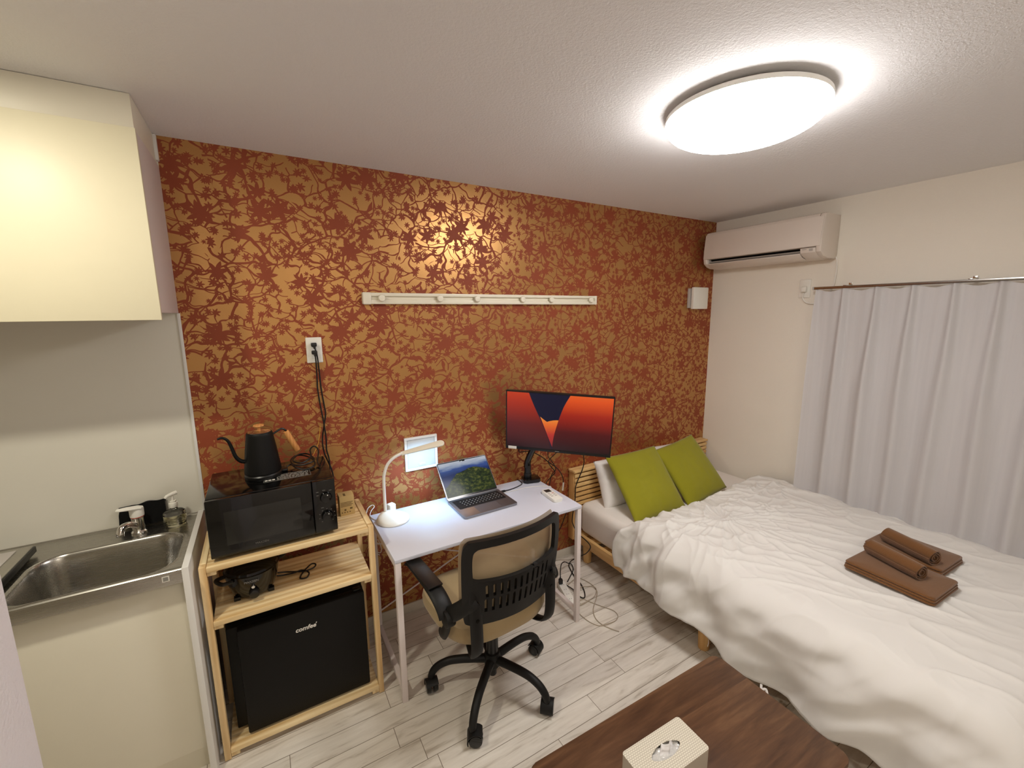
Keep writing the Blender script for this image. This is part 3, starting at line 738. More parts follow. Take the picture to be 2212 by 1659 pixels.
# lid: hinge at the back edge, leaning back
tilt = math.radians(41.5)
hinge = Matrix.Translation((0, ldp/2-.004, .0135)) @ Matrix.Rotation(PI/2-tilt, 4, 'X')
ld = MB().prism(rrect(lw, ldp, .011, cy=ldp/2), hinge @ Matrix.Translation((0, 0, -.0045)), .0042, .001).build('lid', M['alu'], t, local=True)
MB().prism(rrect(lw-.004, ldp-.006, .009, cy=ldp/2+.001), hinge @ Matrix.Translation((0, 0, -.0003)), .0004).build('screen_bezel', M['black'], ld, local=True)
def laptop_screen():
    m = NT('laptop_landscape'); v = m.n('ShaderNodeTexCoord').outputs['UV']
    sep = m.n('ShaderNodeSeparateXYZ'); m.set(sep, 0, v)
    nb = m.noise(m.mapping(v, (1, 1, 1)), 5, 5, .6); nf = m.noise(v, 16, 4, .6); nc = m.noise(m.mapping(v, (.7, 2.5, 1)), 4, 4, .6)
    sky = m.ramp(m.math('ADD', sep.outputs[1], m.math('MULTIPLY', m.math('SUBTRACT', nc, .5), .25)), [(.62, srgb(24, 40, 96)), (.78, srgb(58, 84, 150)), (.86, srgb(150, 164, 190)), (.95, srgb(196, 202, 214))])
    dx = m.math('SUBTRACT', sep.outputs[0], .62)
    hill = m.math('SUBTRACT', .74, m.math('MULTIPLY', m.math('MULTIPLY', dx, dx), 1.35))
    edge = m.math('ADD', hill, m.math('MULTIPLY', m.math('SUBTRACT', nb, .5), .18))
    mask = m.math('GREATER_THAN', edge, sep.outputs[1])
    land = m.ramp(m.math('ADD', m.math('MULTIPLY', nf, .6), m.math('MULTIPLY', nb, .4)), [(.36, srgb(8, 14, 6)), (.5, srgb(44, 58, 22)), (.6, srgb(96, 100, 40)), (.7, srgb(130, 122, 60))])
    c = m.mix(mask, sky, land)
    m.base((0.01, 0.01, 0.01, 1), .10, 0, .06); m.set(m.p, 'Emission Color', c); m.set(m.p, 'Emission Strength', LAPTOP_E)
    return m.m
LAPTOP_E = .36
def uvquad(name, M4, x0, x1, y0, y1, mat, parent, label=None):
    me = bpy.data.meshes.new(name)
    me.from_pydata([M4 @ Vector(p) for p in ((x0, y0, 0), (x1, y0, 0), (x1, y1, 0), (x0, y1, 0))], [], [(0, 1, 2, 3)])
    uv = me.uv_layers.new(name='UVMap')
    for i, c in enumerate(((0, 0), (1, 0), (1, 1), (0, 1))): uv.data[i].uv = c
    me.materials.append(mat); o = bpy.data.objects.new(name, me); link(o); o.parent = parent
    if label: o['label'] = label
    return o
uvquad('screen', hinge @ Matrix.Translation((0, 0, .0003)), -lw/2+.006, lw/2-.006, .014, ldp-.007, laptop_screen(), ld, 'lit laptop screen showing a green hill under a blue sky')
MB().b2(-.016, .016, ldp-.0135, ldp-.0065, .0002, .0006, .0001).map(lambda v: hinge @ v).build('camera_notch', M['black'], ld, local=True)

# hdmi cable to laptop and white cable
tag(MB().tube([(-2.098, -.205, DZ+.007), (-2.058, -.204, DZ+.006), (-2.021, -.199, DZ+.004), (-1.97, -.185, DZ+.003), (-1.925, -.16, DZ+.003), (-1.915, -.11, DZ+.003), (-1.915, -.08, DZ-.01), (-1.91, -.06, .60)], .0026, 8).box((-2.085, -.206, DZ+.0068), (.034, .014, .008), None, .002).build('laptop_cable', M['cable']), 'black cable plugged into the laptop side running behind monitor base', 'cable')
tag(MB().tube([(-2.095, -.225, DZ+.006), (-2.05, -.222, DZ+.003), (-2.0, -.222, DZ+.0025), (-1.942, -.223, DZ+.0025), (-1.878, -.239, DZ+.0025), (-1.825, -.272, DZ+.0025), (-1.80, -.285, DZ-.004), (-1.795, -.28, .62)], .0018, 8).build('charging_cable', M['wcable']), 'white cable running from the laptop to the right desk edge', 'cable')

# remote
t = thing('remote_control', 'white air conditioner remote lying on the desk corner', 'remote', (-1.882, -.408, DZ))
RM = Matrix.Translation((-1.881, -.404, DZ+.0003)) @ Matrix.Rotation(-.09, 4, 'Z')
MB().prism(rrect(.058, .150, .012), RM, .017, .004, seg=3).build('case', M['whiteplastic'], t)
MB().prism(rrect(.036, .034, .002, cy=.048), RM @ Matrix.Translation((0, 0, .017)), .0006).build('display', plain('lcd', srgb(50, 48, 46), .2), t)
mb = MB()
for r in range(3):
    for k in range(2): mb.prism(rrect(.014, .008, .003, cx=-.012+k*.024, cy=.012-r*.018), RM @ Matrix.Translation((0, 0, .0168)), .0012, mi=(1 if r == 0 and k == 1 else 0))
mb.build('buttons', [M['acgrey'], plain('red_button', srgb(206, 150, 140), .4)], t)

# ------------------------------------------------------------------ monitor + arm
mrot = Euler((math.radians(8.36), math.radians(2.62), 0)).to_matrix()
mM = Matrix.Translation((-1.780, -.321, 1.0778)) @ Matrix.Rotation(math.radians(-42.18), 4, 'Z') @ Matrix.Rotation(math.radians(8.36), 4, 'X') @ Matrix.Rotation(math.radians(2.62), 4, 'Y')
t = thing('monitor', 'wide black monitor showing red and orange shapes beside the bed', 'monitor', mM.translation[:], rot=mM.to_euler()[:])
WM[t.name] = mM
MB().b2(-.305, .305, .0, .022, -.1825, .1825, .002).b2(-.17, .17, .022, .045, -.12, .11, .008).build('housing', M['blacksat'], t, local=True)
MB().b2(-.305, .305, -.0025, .0, -.1825, -.1655, .0005).b2(-.305, -.2985, -.0025, 0, -.1655, .1825).b2(.2985, .305, -.0025, 0, -.1655, .1825).b2(-.2985, .2985, -.0025, 0, .1755, .1825).build('bezel', M['blacksat'], t, local=True)
def grad(name, stops, axis='Z', lo=-.17, hi=.18, strength=1.0):
    m = NT(name); v = m.obj(); sep = m.n('ShaderNodeSeparateXYZ'); m.set(sep, 0, v)
    x = m.math('DIVIDE', m.math('SUBTRACT', sep.outputs[{'X': 0, 'Z': 2}[axis]], lo), hi-lo)
    c = m.ramp(x, stops); m.base((.004, .004, .005, 1), .36, spec=.5); m.set(m.p, 'Emission Color', c); m.set(m.p, 'Emission Strength', strength)
    return m.m
ES = .40
mats = [grad('screen_navy', [(0, srgb(6, 8, 36)), (1, srgb(6, 10, 44))], strength=ES),
        grad('screen_left_shape', [(0, srgb(34, 10, 16)), (.45, srgb(104, 22, 20)), (.8, srgb(176, 44, 22)), (1, srgb(206, 62, 26))], strength=ES),
        grad('screen_right_shape', [(0, srgb(28, 4, 10)), (.35, srgb(84, 10, 14)), (.65, srgb(170, 34, 14)), (.9, srgb(236, 84, 24)), (1, srgb(240, 100, 34))], strength=ES),
        grad('screen_orange_shape', [(0, srgb(120, 30, 40)), (.28, srgb(190, 50, 40)), (.45, srgb(240, 110, 40)), (.62, srgb(255, 160, 60))], strength=ES)]
sw, s0, s1 = .2985, -.1655, .1755
def poly_on(mb, P, y, mi):
    f = mb.bm.faces.new([mb.bm.verts.new((x, y, z)) for x, z in P]); f.material_index = mi
mb = MB()
poly_on(mb, [(-sw, s0), (sw, s0), (sw, s1), (-sw, s1)], -.0004, 0)
lc_ = [(-.172, s1), (-.150, .12), (-.123, .06), (-.096, .005), (-.072, -.05), (-.052, -.10), (-.036, s0)]
rc_ = [(.062, s1), (.030, .11), (.010, .05), (-.004, .00), (-.018, -.06), (-.026, -.11), (-.030, s0)]
LC = [(v.x, v.y) for v in catmull([(a, b, 0) for a, b in lc_], 6)]
RC = [(v.x, v.y) for v in catmull([(a, b, 0) for a, b in rc_], 6)]
arc = [(-.104, .035), (-.085, .02), (-.064, .006), (-.05, .012), (-.03, .018), (-.01, .021), (.008, .021)]
poly_on(mb, [(x, z) for x, z in arc] + [(-.03, -.15)], -.0007, 3)
poly_on(mb, LC + [(-sw, s0), (-sw, s1)], -.0010, 1)
poly_on(mb, RC + [(sw, s0), (sw, s1)], -.0010, 2)
o = mb.build('screen', mats, t, local=True, smooth=False); o['label'] = 'lit screen with red and orange curved shapes on navy'
MB().b2(-.290, -.240, -.0040, -.0028, -.183, -.165, .0008).build('sticker', M['whiteplastic'], t, local=True)
MB().b2(-.012, .012, -.0030, -.0022, -.1758, -.1725).build('logo', M['ink'], t, local=True)

t = thing('monitor_stand', 'black desk mounted monitor arm at the back corner of desk', 'monitor arm', (-1.855, -.150, DZ))
AM = Matrix.Translation((-1.853, -.145, DZ+.0003)) @ Matrix.Rotation(-.25, 4, 'Z')
MB().prism(rrect(.105, .085, .016), AM, .022, .005, seg=3).build('base', M['black'], t)
MB().cyl((-1.866, -.13, DZ+.02), (-1.866, -.13, DZ+.05), .024, n=24, bev=.003).cyl((-1.866, -.13, DZ+.05), (-1.866, -.13, DZ+.10), .020, n=24).build('post', M['blacksat'], t)
MB().tube([(-1.868, -.128, DZ+.085), (-1.862, -.13, DZ+.13), (-1.84, -.15, DZ+.20), (-1.815, -.17, DZ+.26), (-1.80, -.185, DZ+.33)], .02, 8, 5, flat=(.026, .018), up=(1, .5, 0)).build('lower_arm', M['black'], t)
MB().tube([(-1.80, -.185, DZ+.33), (-1.79, -.195, DZ+.37), (-1.775, -.22, DZ+.385), (-1.7475, -.285, DZ+.388)], .017, 12).build('upper_joint', M['blacksat'], t)

def cable(name, label, pts, r=.003, mat='cable', cat='cable', group=None):
    return tag(MB().tube(pts, r, 8, 6).build(name, M[mat]), label, cat, group or {'monitor_cable': 'black cables hanging under the monitor', 'floor_cable': 'pale cables on the floor by the desk'}.get(name))
cable('monitor_cable', 'black cable running from left under the monitor down to the floor', [(-1.93, -.13, .925), (-1.908, -.10, .873), (-1.872, -.072, .857), (-1.80, -.06, .843), (-1.73, -.075, .803), (-1.684, -.09, .762), (-1.625, -.11, .711), (-1.592, -.12, .655), (-1.585, -.12, .611)], .003)
cable('monitor_cable', 'black kinked cable hanging under the middle of the monitor', [(-1.63, -.16, .865), (-1.655, -.13, .825), (-1.688, -.12, .795), (-1.704, -.12, .773), (-1.684, -.12, .739), (-1.648, -.115, .693), (-1.668, -.095, .655), (-1.69, -.07, .60), (-1.69, -.05, .45)], .0028)
cable('monitor_cable', 'short black cable crossing another one under the monitor', [(-1.75, -.18, .885), (-1.728, -.15, .825), (-1.70, -.145, .79), (-1.675, -.142, .755), (-1.66, -.138, .72), (-1.66, -.09, .66), (-1.66, -.05, .50)], .0026)
cable('monitor_cable', 'black cable hanging in front of the headboard left end', [(-1.425, -.15, .83), (-1.409, -.11, .758), (-1.396, -.10, .706), (-1.413, -.10, .65), (-1.441, -.098, .597), (-1.461, -.095, .542), (-1.464, -.095, .452), (-1.482, -.09, .32), (-1.475, -.092, .275), (-1.468, -.13, .230), (-1.464, -.19, .217), (-1.463, -.245, .204), (-1.461, -.255, .178), (-1.460, -.215, .12), (-1.462, -.148, .062), (-1.495, -.105, .02), (-1.525, -.115, .006), (-1.545, -.15, .006), (-1.575, -.234, .006), (-1.589, -.312, .006), (-1.619, -.388, .006), (-1.655, -.435, .006), (-1.675, -.42, .006), (-1.672, -.34, .010), (-1.69, -.24, .01), (-1.66, -.20, .012)], .0034)
tag(MB().tube([(-1.583, -.12, .612), (-1.586, -.12, .585), (-1.590, -.12, .558)], .0055, 10, smooth=False).build('cable_plug', M['whiteplastic']), 'white plug hanging on the cable end beside the desk', 'plug')
cable('wall_cable', 'black cord drooping along the wall under the desk right end', [(-1.46, -.02, .36), (-1.483, -.015, .313), (-1.513, -.014, .246), (-1.547, -.014, .196), (-1.572, -.014, .155), (-1.60, -.014, .142), (-1.70, -.014, .145), (-1.85, -.014, .16)], .0028, cat='cord')

# power strip and floor cables
t = thing('power_strip', 'white power strip on the floor behind the right desk leg', 'power strip', (-1.745, -.36, 0))
PM = Matrix.Translation((-1.738, -.365, .0005)) @ Matrix.Rotation(-.30, 4, 'Z')
MB().prism(rrect(.044, .215, .006), PM, .030, .003).build('case', M['whiteplastic'], t)
mb = MB()
for k in range(4):
    for s in (-1, 1): mb.prism([(s*.006-.001, -.07+k*.045), (s*.006+.001, -.07+k*.045), (s*.006+.001, -.062+k*.045), (s*.006-.001, -.062+k*.045)], PM @ Matrix.Translation((0, 0, .03)), .0004)
mb.build('sockets', M['dark'], t)
t2 = thing('plug', 'black plug standing in the white power strip', 'plug', (-1.722, -.28, .031))
MB().box((-1.722, -.283, .047), (.024, .022, .032), Euler((0, 0, -.3)), .004).tube([(-1.722, -.283, .06), (-1.70, -.25, .085), (-1.655, -.20, .095), (-1.60, -.16, .075), (-1.545, -.125, .03), (-1.515, -.13, .012), (-1.535, -.175, .006), (-1.60, -.225, .006), (-1.65, -.26, .006)], .0032, 8).build('body', M['cable'], t2)
t2 = thing('power_adapter', 'white flat adapter plugged in the strip end nearest the wall', 'charger', (-1.765, -.255, .0005))
MB().box((-1.775, -.262, .028), (.034, .05, .055), Euler((0, 0, -.3)), .005).build('charger', M['whiteplastic'], t2)
cable('floor_cable', 'beige cable ending in a loose tip on the floor planks', [(-1.70, -.30, .004), (-1.60, -.262, .003), (-1.556, -.273, .003), (-1.535, -.347, .003), (-1.543, -.412, .003), (-1.585, -.465, .006), (-1.675, -.536, .003), (-1.716, -.599, .003), (-1.72, -.661, .003), (-1.694, -.721, .003), (-1.677, -.747, .003)], .0026, 'bcable')
cable('floor_cable', 'beige cable making the largest loop on the floor by the desk', [(-1.70, -.44, .003), (-1.671, -.443, .003), (-1.655, -.476, .003), (-1.618, -.55, .003), (-1.587, -.609, .003), (-1.595, -.653, .003), (-1.636, -.676, .003), (-1.696, -.676, .0085), (-1.739, -.659, .003), (-1.766, -.606, .003), (-1.772, -.527, .003), (-1.76, -.47, .003)], .0022, 'bcable')
cable('floor_cable', 'beige cable of the small loop nearest the right desk leg', [(-1.745, -.475, .003), (-1.70, -.478, .0085), (-1.668, -.474, .0085), (-1.598, -.457, .003), (-1.549, -.42, .0085), (-1.545, -.385, .0085), (-1.571, -.36, .003), (-1.622, -.353, .010), (-1.68, -.37, .006)], .0022, 'bcable')
cable('floor_cable', 'thin grey cable on the floor along the baseboard', [(-1.64, -.012, .003), (-1.58, -.016, .003), (-1.539, -.035, .003), (-1.498, -.06, .003), (-1.448, -.076, .003), (-1.42, -.13, .003)], .002, 'bcable')

# ------------------------------------------------------------------ office chair
CH = thing('office_chair', 'black office chair with tan mesh back and seat at desk', 'chair', (-2.418, -.690, 0), math.radians(4.5))
cb = M['chairblk']
UP = Vector((-.033, 0, 0))
def L(name, mb, mat, parent=None, up=False, **k):
    if up: mb.map(lambda v: v+UP)
    return mb.build(name, mat, parent or CH, local=True, **k)
L('hub', MB().lathe([(0.001, .105), (.030, .105), (.036, .115), (.038, .165), (.034, .178), (.026, .182), (0.001, .182)], (0, 0, 0), 32), cb)
L('lift_foot', MB().cyl((0, 0, .062), (0, 0, .106), .0185, n=24, bev=.004), M['blacksat'])
L('gas_lift', MB().cyl((0, 0, .182), (0, 0, .30), .027, n=24).cyl((0, 0, .30), (0, 0, .41), .016, n=20), M['blacksat'])
for k in range(5):
    a = math.radians(5.0+72*k); c, s = math.cos(a), math.sin(a)
    R = lambda r, z, off=0: Vector((c*r-s*off, s*r+c*off, z))
    L('base_leg', MB().tube([R(.028, .145), R(.09, .148), R(.15, .148), (R(.20, .142)), R(.245, .122), R(.272, .094), R(.282, .066)], lambda q: .0195-.004*q, 14), cb)
    tr = a+1.9  # casters trail
    e = R(.283, .0); tx, ty = math.cos(tr), math.sin(tr)
    cpos = e+Vector((tx*.012, ty*.012, .0303)); ax = Vector((-ty, tx, 0))
    cs = L('caster', MB().cyl(e+Vector((0, 0, .050)), e+Vector((0, 0, .075)), .010, n=14), cb)
    for sgn in (-1, 1):
        L('wheel', MB().cyl(cpos+ax*sgn*.006, cpos+ax*sgn*.026, .030, .027, 28, bev=.003), M['black'], cs)
    mb = MB()
    hood = [[cpos+ax*w+Vector((tx*rr*math.cos(t_), ty*rr*math.cos(t_), rr*math.sin(t_))) for rr, w in ((.0312, -.0275), (.0345, -.0275), (.0345, .0275), (.0312, .0275))] for t_ in [math.radians(q) for q in range(35, 206, 12)]]
    mb.rings(hood); L('caster_hood', mb, cb, cs)
# seat
mb = MB(); n = 64
def sup(a, hx, hy, p=3.2):
    c, s = math.cos(a), math.sin(a); r = (abs(c)**p+abs(s)**p)**(-1/p)
    return Vector((hx*r*c, hy*r*s, 0))
prof = [(.01, .420), (.72, .420), (.86, .424), (.95, .437), (.995, .462), (1.0, .478), (.975, .498), (.92, .511), (.80, .518), (.5, .516), (.01, .512)]
LU = lambda *a, **k: L(*a, up=True, **k)
rings = []
for f, z in prof:
    ring = []
    for i in range(n):
        v = sup(2*PI*i/n, .245*f, .235*f); v.y += .015
        dz = -.025*max(0, (v.y-.12)/.13)**2 if v.y > .12 else 0
        v.z = z+dz+.012*(abs(v.x)/.245)**2*(1 if z > .49 else 0); ring.append(v)
    rings.append(ring)
mb.rings(rings); LU('seat', mb, M['tan'])
LU('seat_plate', MB().b2(-.10, .10, -.12, .10, .395, .421, .006), cb)
# back: frame with openings
def yb_(x, z):
    u = x/.225; k = (z-.545)/.36
    return -.232-.045*k-.012*math.sin(min(max(k, 0), 1)*PI)+.062*u*u
def backmap(off):
    return lambda v: Vector((v.x, yb_(v.x, v.y)+off, v.y))
outer = catmull([(-.205, .575, 0), (-.190, .553, 0), (-.15, .545, 0), (0, .543, 0), (.15, .545, 0), (.190, .553, 0), (.205, .575, 0), (.216, .65, 0), (.222, .76, 0), (.221, .855, 0), (.208, .895, 0), (.17, .906, 0), (0, .912, 0), (-.17, .906, 0), (-.208, .895, 0), (-.221, .855, 0), (-.222, .76, 0), (-.216, .65, 0)], 6, True)
inner = catmull([(-.178, .748, 0), (-.13, .742, 0), (0, .738, 0), (.13, .742, 0), (.178, .748, 0), (.186, .77, 0), (.187, .84, 0), (.176, .868, 0), (.14, .876, 0), (0, .880, 0), (-.14, .876, 0), (-.176, .868, 0), (-.187, .84, 0), (-.186, .77, 0)], 6, True)
loops = [[(v.x, v.y) for v in outer], [(v.x, v.y) for v in inner]]
for k in range(11):
    x = -.135+k*.027
    for z0_, z1_ in ((.606, .662), (.673, .724)):
        sh = .004*(k-5)/5; w = .0052
        loops.append([(x-w-sh*.5, z0_), (x+w-sh*.5, z0_), (x+w+sh*.5, z1_-.004), (x+w*.5+sh*.5, z1_), (x-w*.5+sh*.5, z1_), (x-w+sh*.5, z1_-.004)])
mb = MB().fill(loops, [-.22+.011*i for i in range(41)])
for zc in (.57, .60, .63, .66, .69, .72, .75, .80, .85): bmesh.ops.bisect_plane(mb.bm, geom=mb.bm.verts[:]+mb.bm.edges[:]+mb.bm.faces[:], plane_co=(0, zc, 0), plane_no=(0, 1, 0), dist=1e-6)
mb.map(backmap(0)); bmesh.ops.recalc_face_normals(mb.bm, faces=mb.bm.faces[:])
bmesh.ops.solidify(mb.bm, geom=mb.bm.faces[:], thickness=.016)
LU('back_frame', mb, cb, angle=50)
loops = [[(v.x*1.004, .727+(v.y-.727)*1.006) for v in outer]]
mb = MB().fill(loops, [-.22+.011*i for i in range(41)])
for zc in (.57, .60, .63, .66, .69, .72, .75, .80, .85): bmesh.ops.bisect_plane(mb.bm, geom=mb.bm.verts[:]+mb.bm.edges[:]+mb.bm.faces[:], plane_co=(0, zc, 0), plane_no=(0, 1, 0), dist=1e-6)
mb.map(backmap(.0215)); LU('back_mesh', mb, M['meshfab'], angle=60)
for sgn in (-1, 1):
    bx = .178*sgn
    yk = yb_(bx, .6)-.022
    LU('back_bracket', MB().tube([(bx, yk, .705), (bx, yk-.003, .66), (bx, yk-.008, .56), (bx*.99, yk-.008, .48), (bx*.97, yk+.004, .432), (bx*.9, yk+.04, .408), (bx*.75, yk+.12, .404)], .02, 12, 6, flat=(.027, .010), up=(1, 0, 0)), cb)
    for z in (.655, .585): LU('screw_cap', MB().cyl((bx, yk-.0135, z), (bx, yk-.0195, z), .007, n=16), M['black'])
    # flip-up armrest
    ax_ = .262*sgn
    arm = LU('armrest', MB().tube([(ax_, .175, .640), (ax_, .14, .652), (ax_, 0, .650), (ax_, -.050, .645), (ax_*.99, -.095, .630), (ax_*.975, -.130, .602), (ax_*.965, -.145, .575)], .02, 12, 6, flat=(.034, .011), up=(1, 0, 0)), cb)
    LU('arm_pad', MB().box((ax_, .045, .662), (.062, .235, .007), None, .003, 2), M['blacksat'], arm)
    LU('arm_pivot', MB().cyl((ax_*.96-.018, -.152, .572), (ax_*.96+.018, -.152, .572), .032, n=28, bev=.004).tube([(ax_*.95, -.158, .590), (ax_*.90, -.185, .612), (bx*1.12, yk+.006, .650), (bx, yk-.004, .668)], .02, 12, 5, flat=(.010, .030), up=(1, 0, 0)), cb, arm)
    LU('arm_lever', MB().tube([(ax_*.96, -.150, .57), (ax_*.965, -.135, .52), (ax_*.96, -.105, .475), (ax_*.92, -.06, .445)], .02, 12, 5, flat=(.010, .022), up=(1, 0, 0)), cb, arm)

# ------------------------------------------------------------------ bed
t = thing('bed_frame', 'pine bed frame with a slatted headboard along the white wall', 'bed', (-.74, -1.05, 0))
HB0, HB1 = -1.455, -.036
hb = MB().b2(HB0, HB1, -.0756, -.004, .628, .645, .003).build('headboard_cap', M['bedX'], t)
mb = MB()
for k in range(8):
    z1_ = .618-k*.034; mb.b2(HB0+.008, HB1-.006, -.072, -.060, z1_-.0235, z1_, .002)
mb.build('headboard_panel', M['bedX'], t)
for x in (HB0+.018, -.74, HB1-.02):
    MB().b2(x-.014, x+.014, -.0595, -.006, .14, .627, .002).build('headboard_post', M['bedZ'], t)
MB().box((-.62, -.040, .6462), (.10, .022, .002), None, .0006).build('cap_slot', M['dark'], t, label='dark slot in the headboard cap')
for x in (-1.428, -.045): MB().b2(x-.012, x+.012, -2.05, -.012, .137, .205, .003).build('side_rail', M['bedY'], t)
MB().b2(-1.4155, -.0575, -2.05, -2.026, .137, .205, .003).build('foot_rail', M['bedX'], t)
mb = MB()
for k in range(16): mb.b2(-1.414, -.059, -2.0+k*.124, -1.93+k*.124, .186, .199, .002)
mb.build('slat_deck', M['bedX'], t)
for x in (-1.385, -.74, -.09):
    for y in (-.14, -1.05, -1.95): MB().lathe([(0.001, 0), (.0255, 0), (.027, .004), (.031, .11), (.031, .184), (0.001, .184)], (x, y, 0), 24).build('leg', M['bedZ'], t)

def soft_box(x0, x1, y0, y1, z0, z1, r, seg=5):
    return MB().b2(x0, x1, y0, y1, z0, z1, r, seg)
mb = soft_box(-1.418, -.055, -2.02, -.085, .206, .425, .045)
tag(mb.build('mattress', M['sheet'], angle=80), 'white sheeted mattress on the pine bed frame under the duvet', 'mattress')

# ---- duvet: thick cover draped over the bed's left side
def rid(p, sc, seed):
    return 1-abs(noise.noise(Vector((p[0]*sc+seed, p[1]*sc-seed*.7, seed))))*2
def wrinkle(x, y):
    # creases radiating from a gathered point plus small crumples near the pillows
    wx = .09*noise.noise(Vector((x*3.1, y*3.1, 2))); wy = .09*noise.noise(Vector((x*3.1, y*3.1, 9)))
    px, py = x+wx, y+wy
    dx, dy = px+1.0, py+.85
    th = math.atan2(dy, dx); rr = math.hypot(dx, dy)
    head = max(0, min(1, (1.30+y)/.55))       # 1 near the pillows, 0 towards the foot
    rad = (rid((th*2.6, rr*.6), 2.2, 4.0))**3*math.exp(-((rr-.35)/.45)**2)
    crum = max(0, rid((px, py*1.3), 6.5, 1.5))**3*.55+max(0, rid((px*1.2, py), 11, 7.5))**3*.4
    lng = max(0, rid((px*2.0+py*.9, py*.7-px*.2), 3.4, 12.))**4
    return .0055*rad+.015*crum*(.2+.8*head)+.007*lng+.010*noise.noise(Vector((x*2.2, y*2.2, 3)))
hem_y = [-.40, -.47, -.57, -.70, -.857, -.95, -1.07, -1.18, -1.31, -1.42, -1.50, -1.57, -1.67, -1.74, -1.80, -1.9, -2.3]
hem_z = [.182, .182, .180, .178, .180, .165, .180, .158, .112, .128, .150, .142, .138, .148, .135, .14, .14]
def interp(x, X, Y):
    for i in range(len(X)-1):
        if X[i] >= x >= X[i+1]: k = (X[i]-x)/(X[i]-X[i+1]); return Y[i]+(Y[i+1]-Y[i])*k
    return Y[0] if x > X[0] else Y[-1]
def duvet(u, v):
    # u: 0 wall side -> 1 hem on the left; v: 0 head -> 1 foot
    LT = 1.34; LD = .35
    s = u*(LT+LD)
    yhead = -.575+.02*noise.noise(Vector((s*3, 1, 1)))
    if s < .55: yhead += .09*(1-s/.55)
    if s > LT-.15: yhead += .10*min(1, (s-LT+.15)/.45)
    y = yhead+v*(-2.10-yhead)
    TX, TZ_ = -.062, .490
    zb = interp(y, hem_y, hem_z)
    R_ = .10                                   # soft shoulder
    flat_ = LT-.055-R_*.8
    if s < flat_:
        x = TX-s; z = TZ_; k = 0
        z -= .03*math.exp(-(s/.07)**2)
    else:
        q = (s-flat_)/(LT+LD-flat_)
        # quadratic shoulder, then a nearly straight fall to the hem
        P0 = (TX-flat_, TZ_); P1 = (-1.472, TZ_); P2 = (-1.487, .47); P3 = (-1.497, zb)
        u_ = 1-q
        x = P0[0]*u_**3+3*P1[0]*u_*u_*q+3*P2[0]*u_*q*q+P3[0]*q**3
        z = P0[1]*u_**3+3*P1[1]*u_*u_*q+3*P2[1]*u_*q*q+P3[1]*q**3
        k = min(1, max(0, (q-.22)/.36)); k = k*k*(3-2*k)
    nx, nz = -k, 1-k*.85
    w = wrinkle(x, y)*1.55*(1-.55*k)
    if k > 0:
        w += .004*k*min(1, max(0, (z-.25)/.1))
        w += k*(.016*math.sin(y*15+5*z+2.4*noise.noise(Vector((y*2.4, z*3, 1))))*(1-math.exp(-(( .46-z)/.12)**2))+.032*noise.noise(Vector((y*4+z*6, z*4-y*2, 4)))+.020*noise.noise(Vector((y*10+z*8, z*9, 8))))
        st = min(1, max(0, (-.80-y)/.05)); w += k*.022*st*st*(3-2*st)-k*.012
        # gathered folds where the head corner hangs
        g = math.exp(-((y+.62)/.14)**2); w += k*g*.016*math.sin((y+.4)*38+z*14+3*noise.noise(Vector((y*8, z*8, 2))))
    # puff and rounded head edge
    e = v*(2.10+yhead)
    e = v*1.52
    puff = .022*math.sin(min(1, e/.18)*PI/2)
    edge = .055*(1-min(1, e/.05))**2
    z += (puff-edge)*nz
    if e > 1.42: z -= .10*((e-1.42)/.1)**2*.5
    # lumps near the wall side, seen along the curtain
    z += nz*.022*math.exp(-((s-.05)/.12)**2)*noise.noise(Vector((y*4.5, 0, 2)))+nz*.014*noise.noise(Vector((x*1.6, y*1.6, 11)))
    return Vector((x+nx*w, y, z+nz*w))
mb = MB(); mb.grid(300, 330, duvet)
t = thing('duvet', 'rumpled white duvet spread over the bed and hanging down its side', 'duvet', (-.74, -1.35, .43))
mb.solid(.012) if False else None
o = mb.build('cover', M['duvet'], t, angle=180)
md = o.modifiers.new('Solid', 'SOLIDIFY'); md.thickness = .010; md.offset = -1
tie = MB().tube([(-1.500, -1.40, .135), (-1.515, -1.412, .122), (-1.508, -1.43, .114), (-1.50, -1.42, .128), (-1.512, -1.405, .118)], .005, 6).tube([(-1.508, -1.425, .120), (-1.515, -1.452, .088), (-1.517, -1.466, .062)], .003, 6, flat=(.006, .001)).build('corner_tie', M['pillow'], t)
tie = MB().tube([(-1.46, -1.11, .175), (-1.455, -1.12, .12), (-1.452, -1.115, .085)], .003, 6, flat=(.004, .001)).build('corner_tie', M['pillow'], t)

# ---- pillows and cushions
def pillow(w, h, th, Mx, name, mat, p=2.6, pinch=.06, seed=0, wr=.004):
    mb = MB(); n = 40
    def side(sg):
        def f(u, v):
            a, b = u*2-1, v*2-1
            # pull sides in between the corners
            x = a*(1-pinch*(1-b*b)*abs(a)**3)*w/2; y = b*(1-pinch*(1-a*a)*abs(b)**3)*h/2
            k = max(0, (1-abs(a)**p))*max(0, (1-abs(b)**p)); t_ = th/2*k**.5
            wv = wr*noise.noise(Vector((a*3+seed, b*3, sg)))*(k**.3)+wr*.8*noise.noise(Vector((a*6+seed, b*6, sg*2)))*(k**.3)
            return Mx @ Vector((x, y, sg*(t_+wv*(1 if k > 0 else 0))))
        return f
    mb.grid(n, n, side(1)); mb.grid(n, n, side(-1))
    bmesh.ops.remove_doubles(mb.bm, verts=mb.bm.verts[:], dist=1e-5)
    return mb.build(name, mat, angle=180)
def frame(origin, xa, ya):
    x = Vector(xa).normalized(); y = Vector(ya); y = (y-x*y.dot(x)).normalized(); z = x.cross(y)
    return Matrix(((x.x, y.x, z.x, origin[0]), (x.y, y.y, z.y, origin[1]), (x.z, y.z, z.z, origin[2]), (0, 0, 0, 1)))
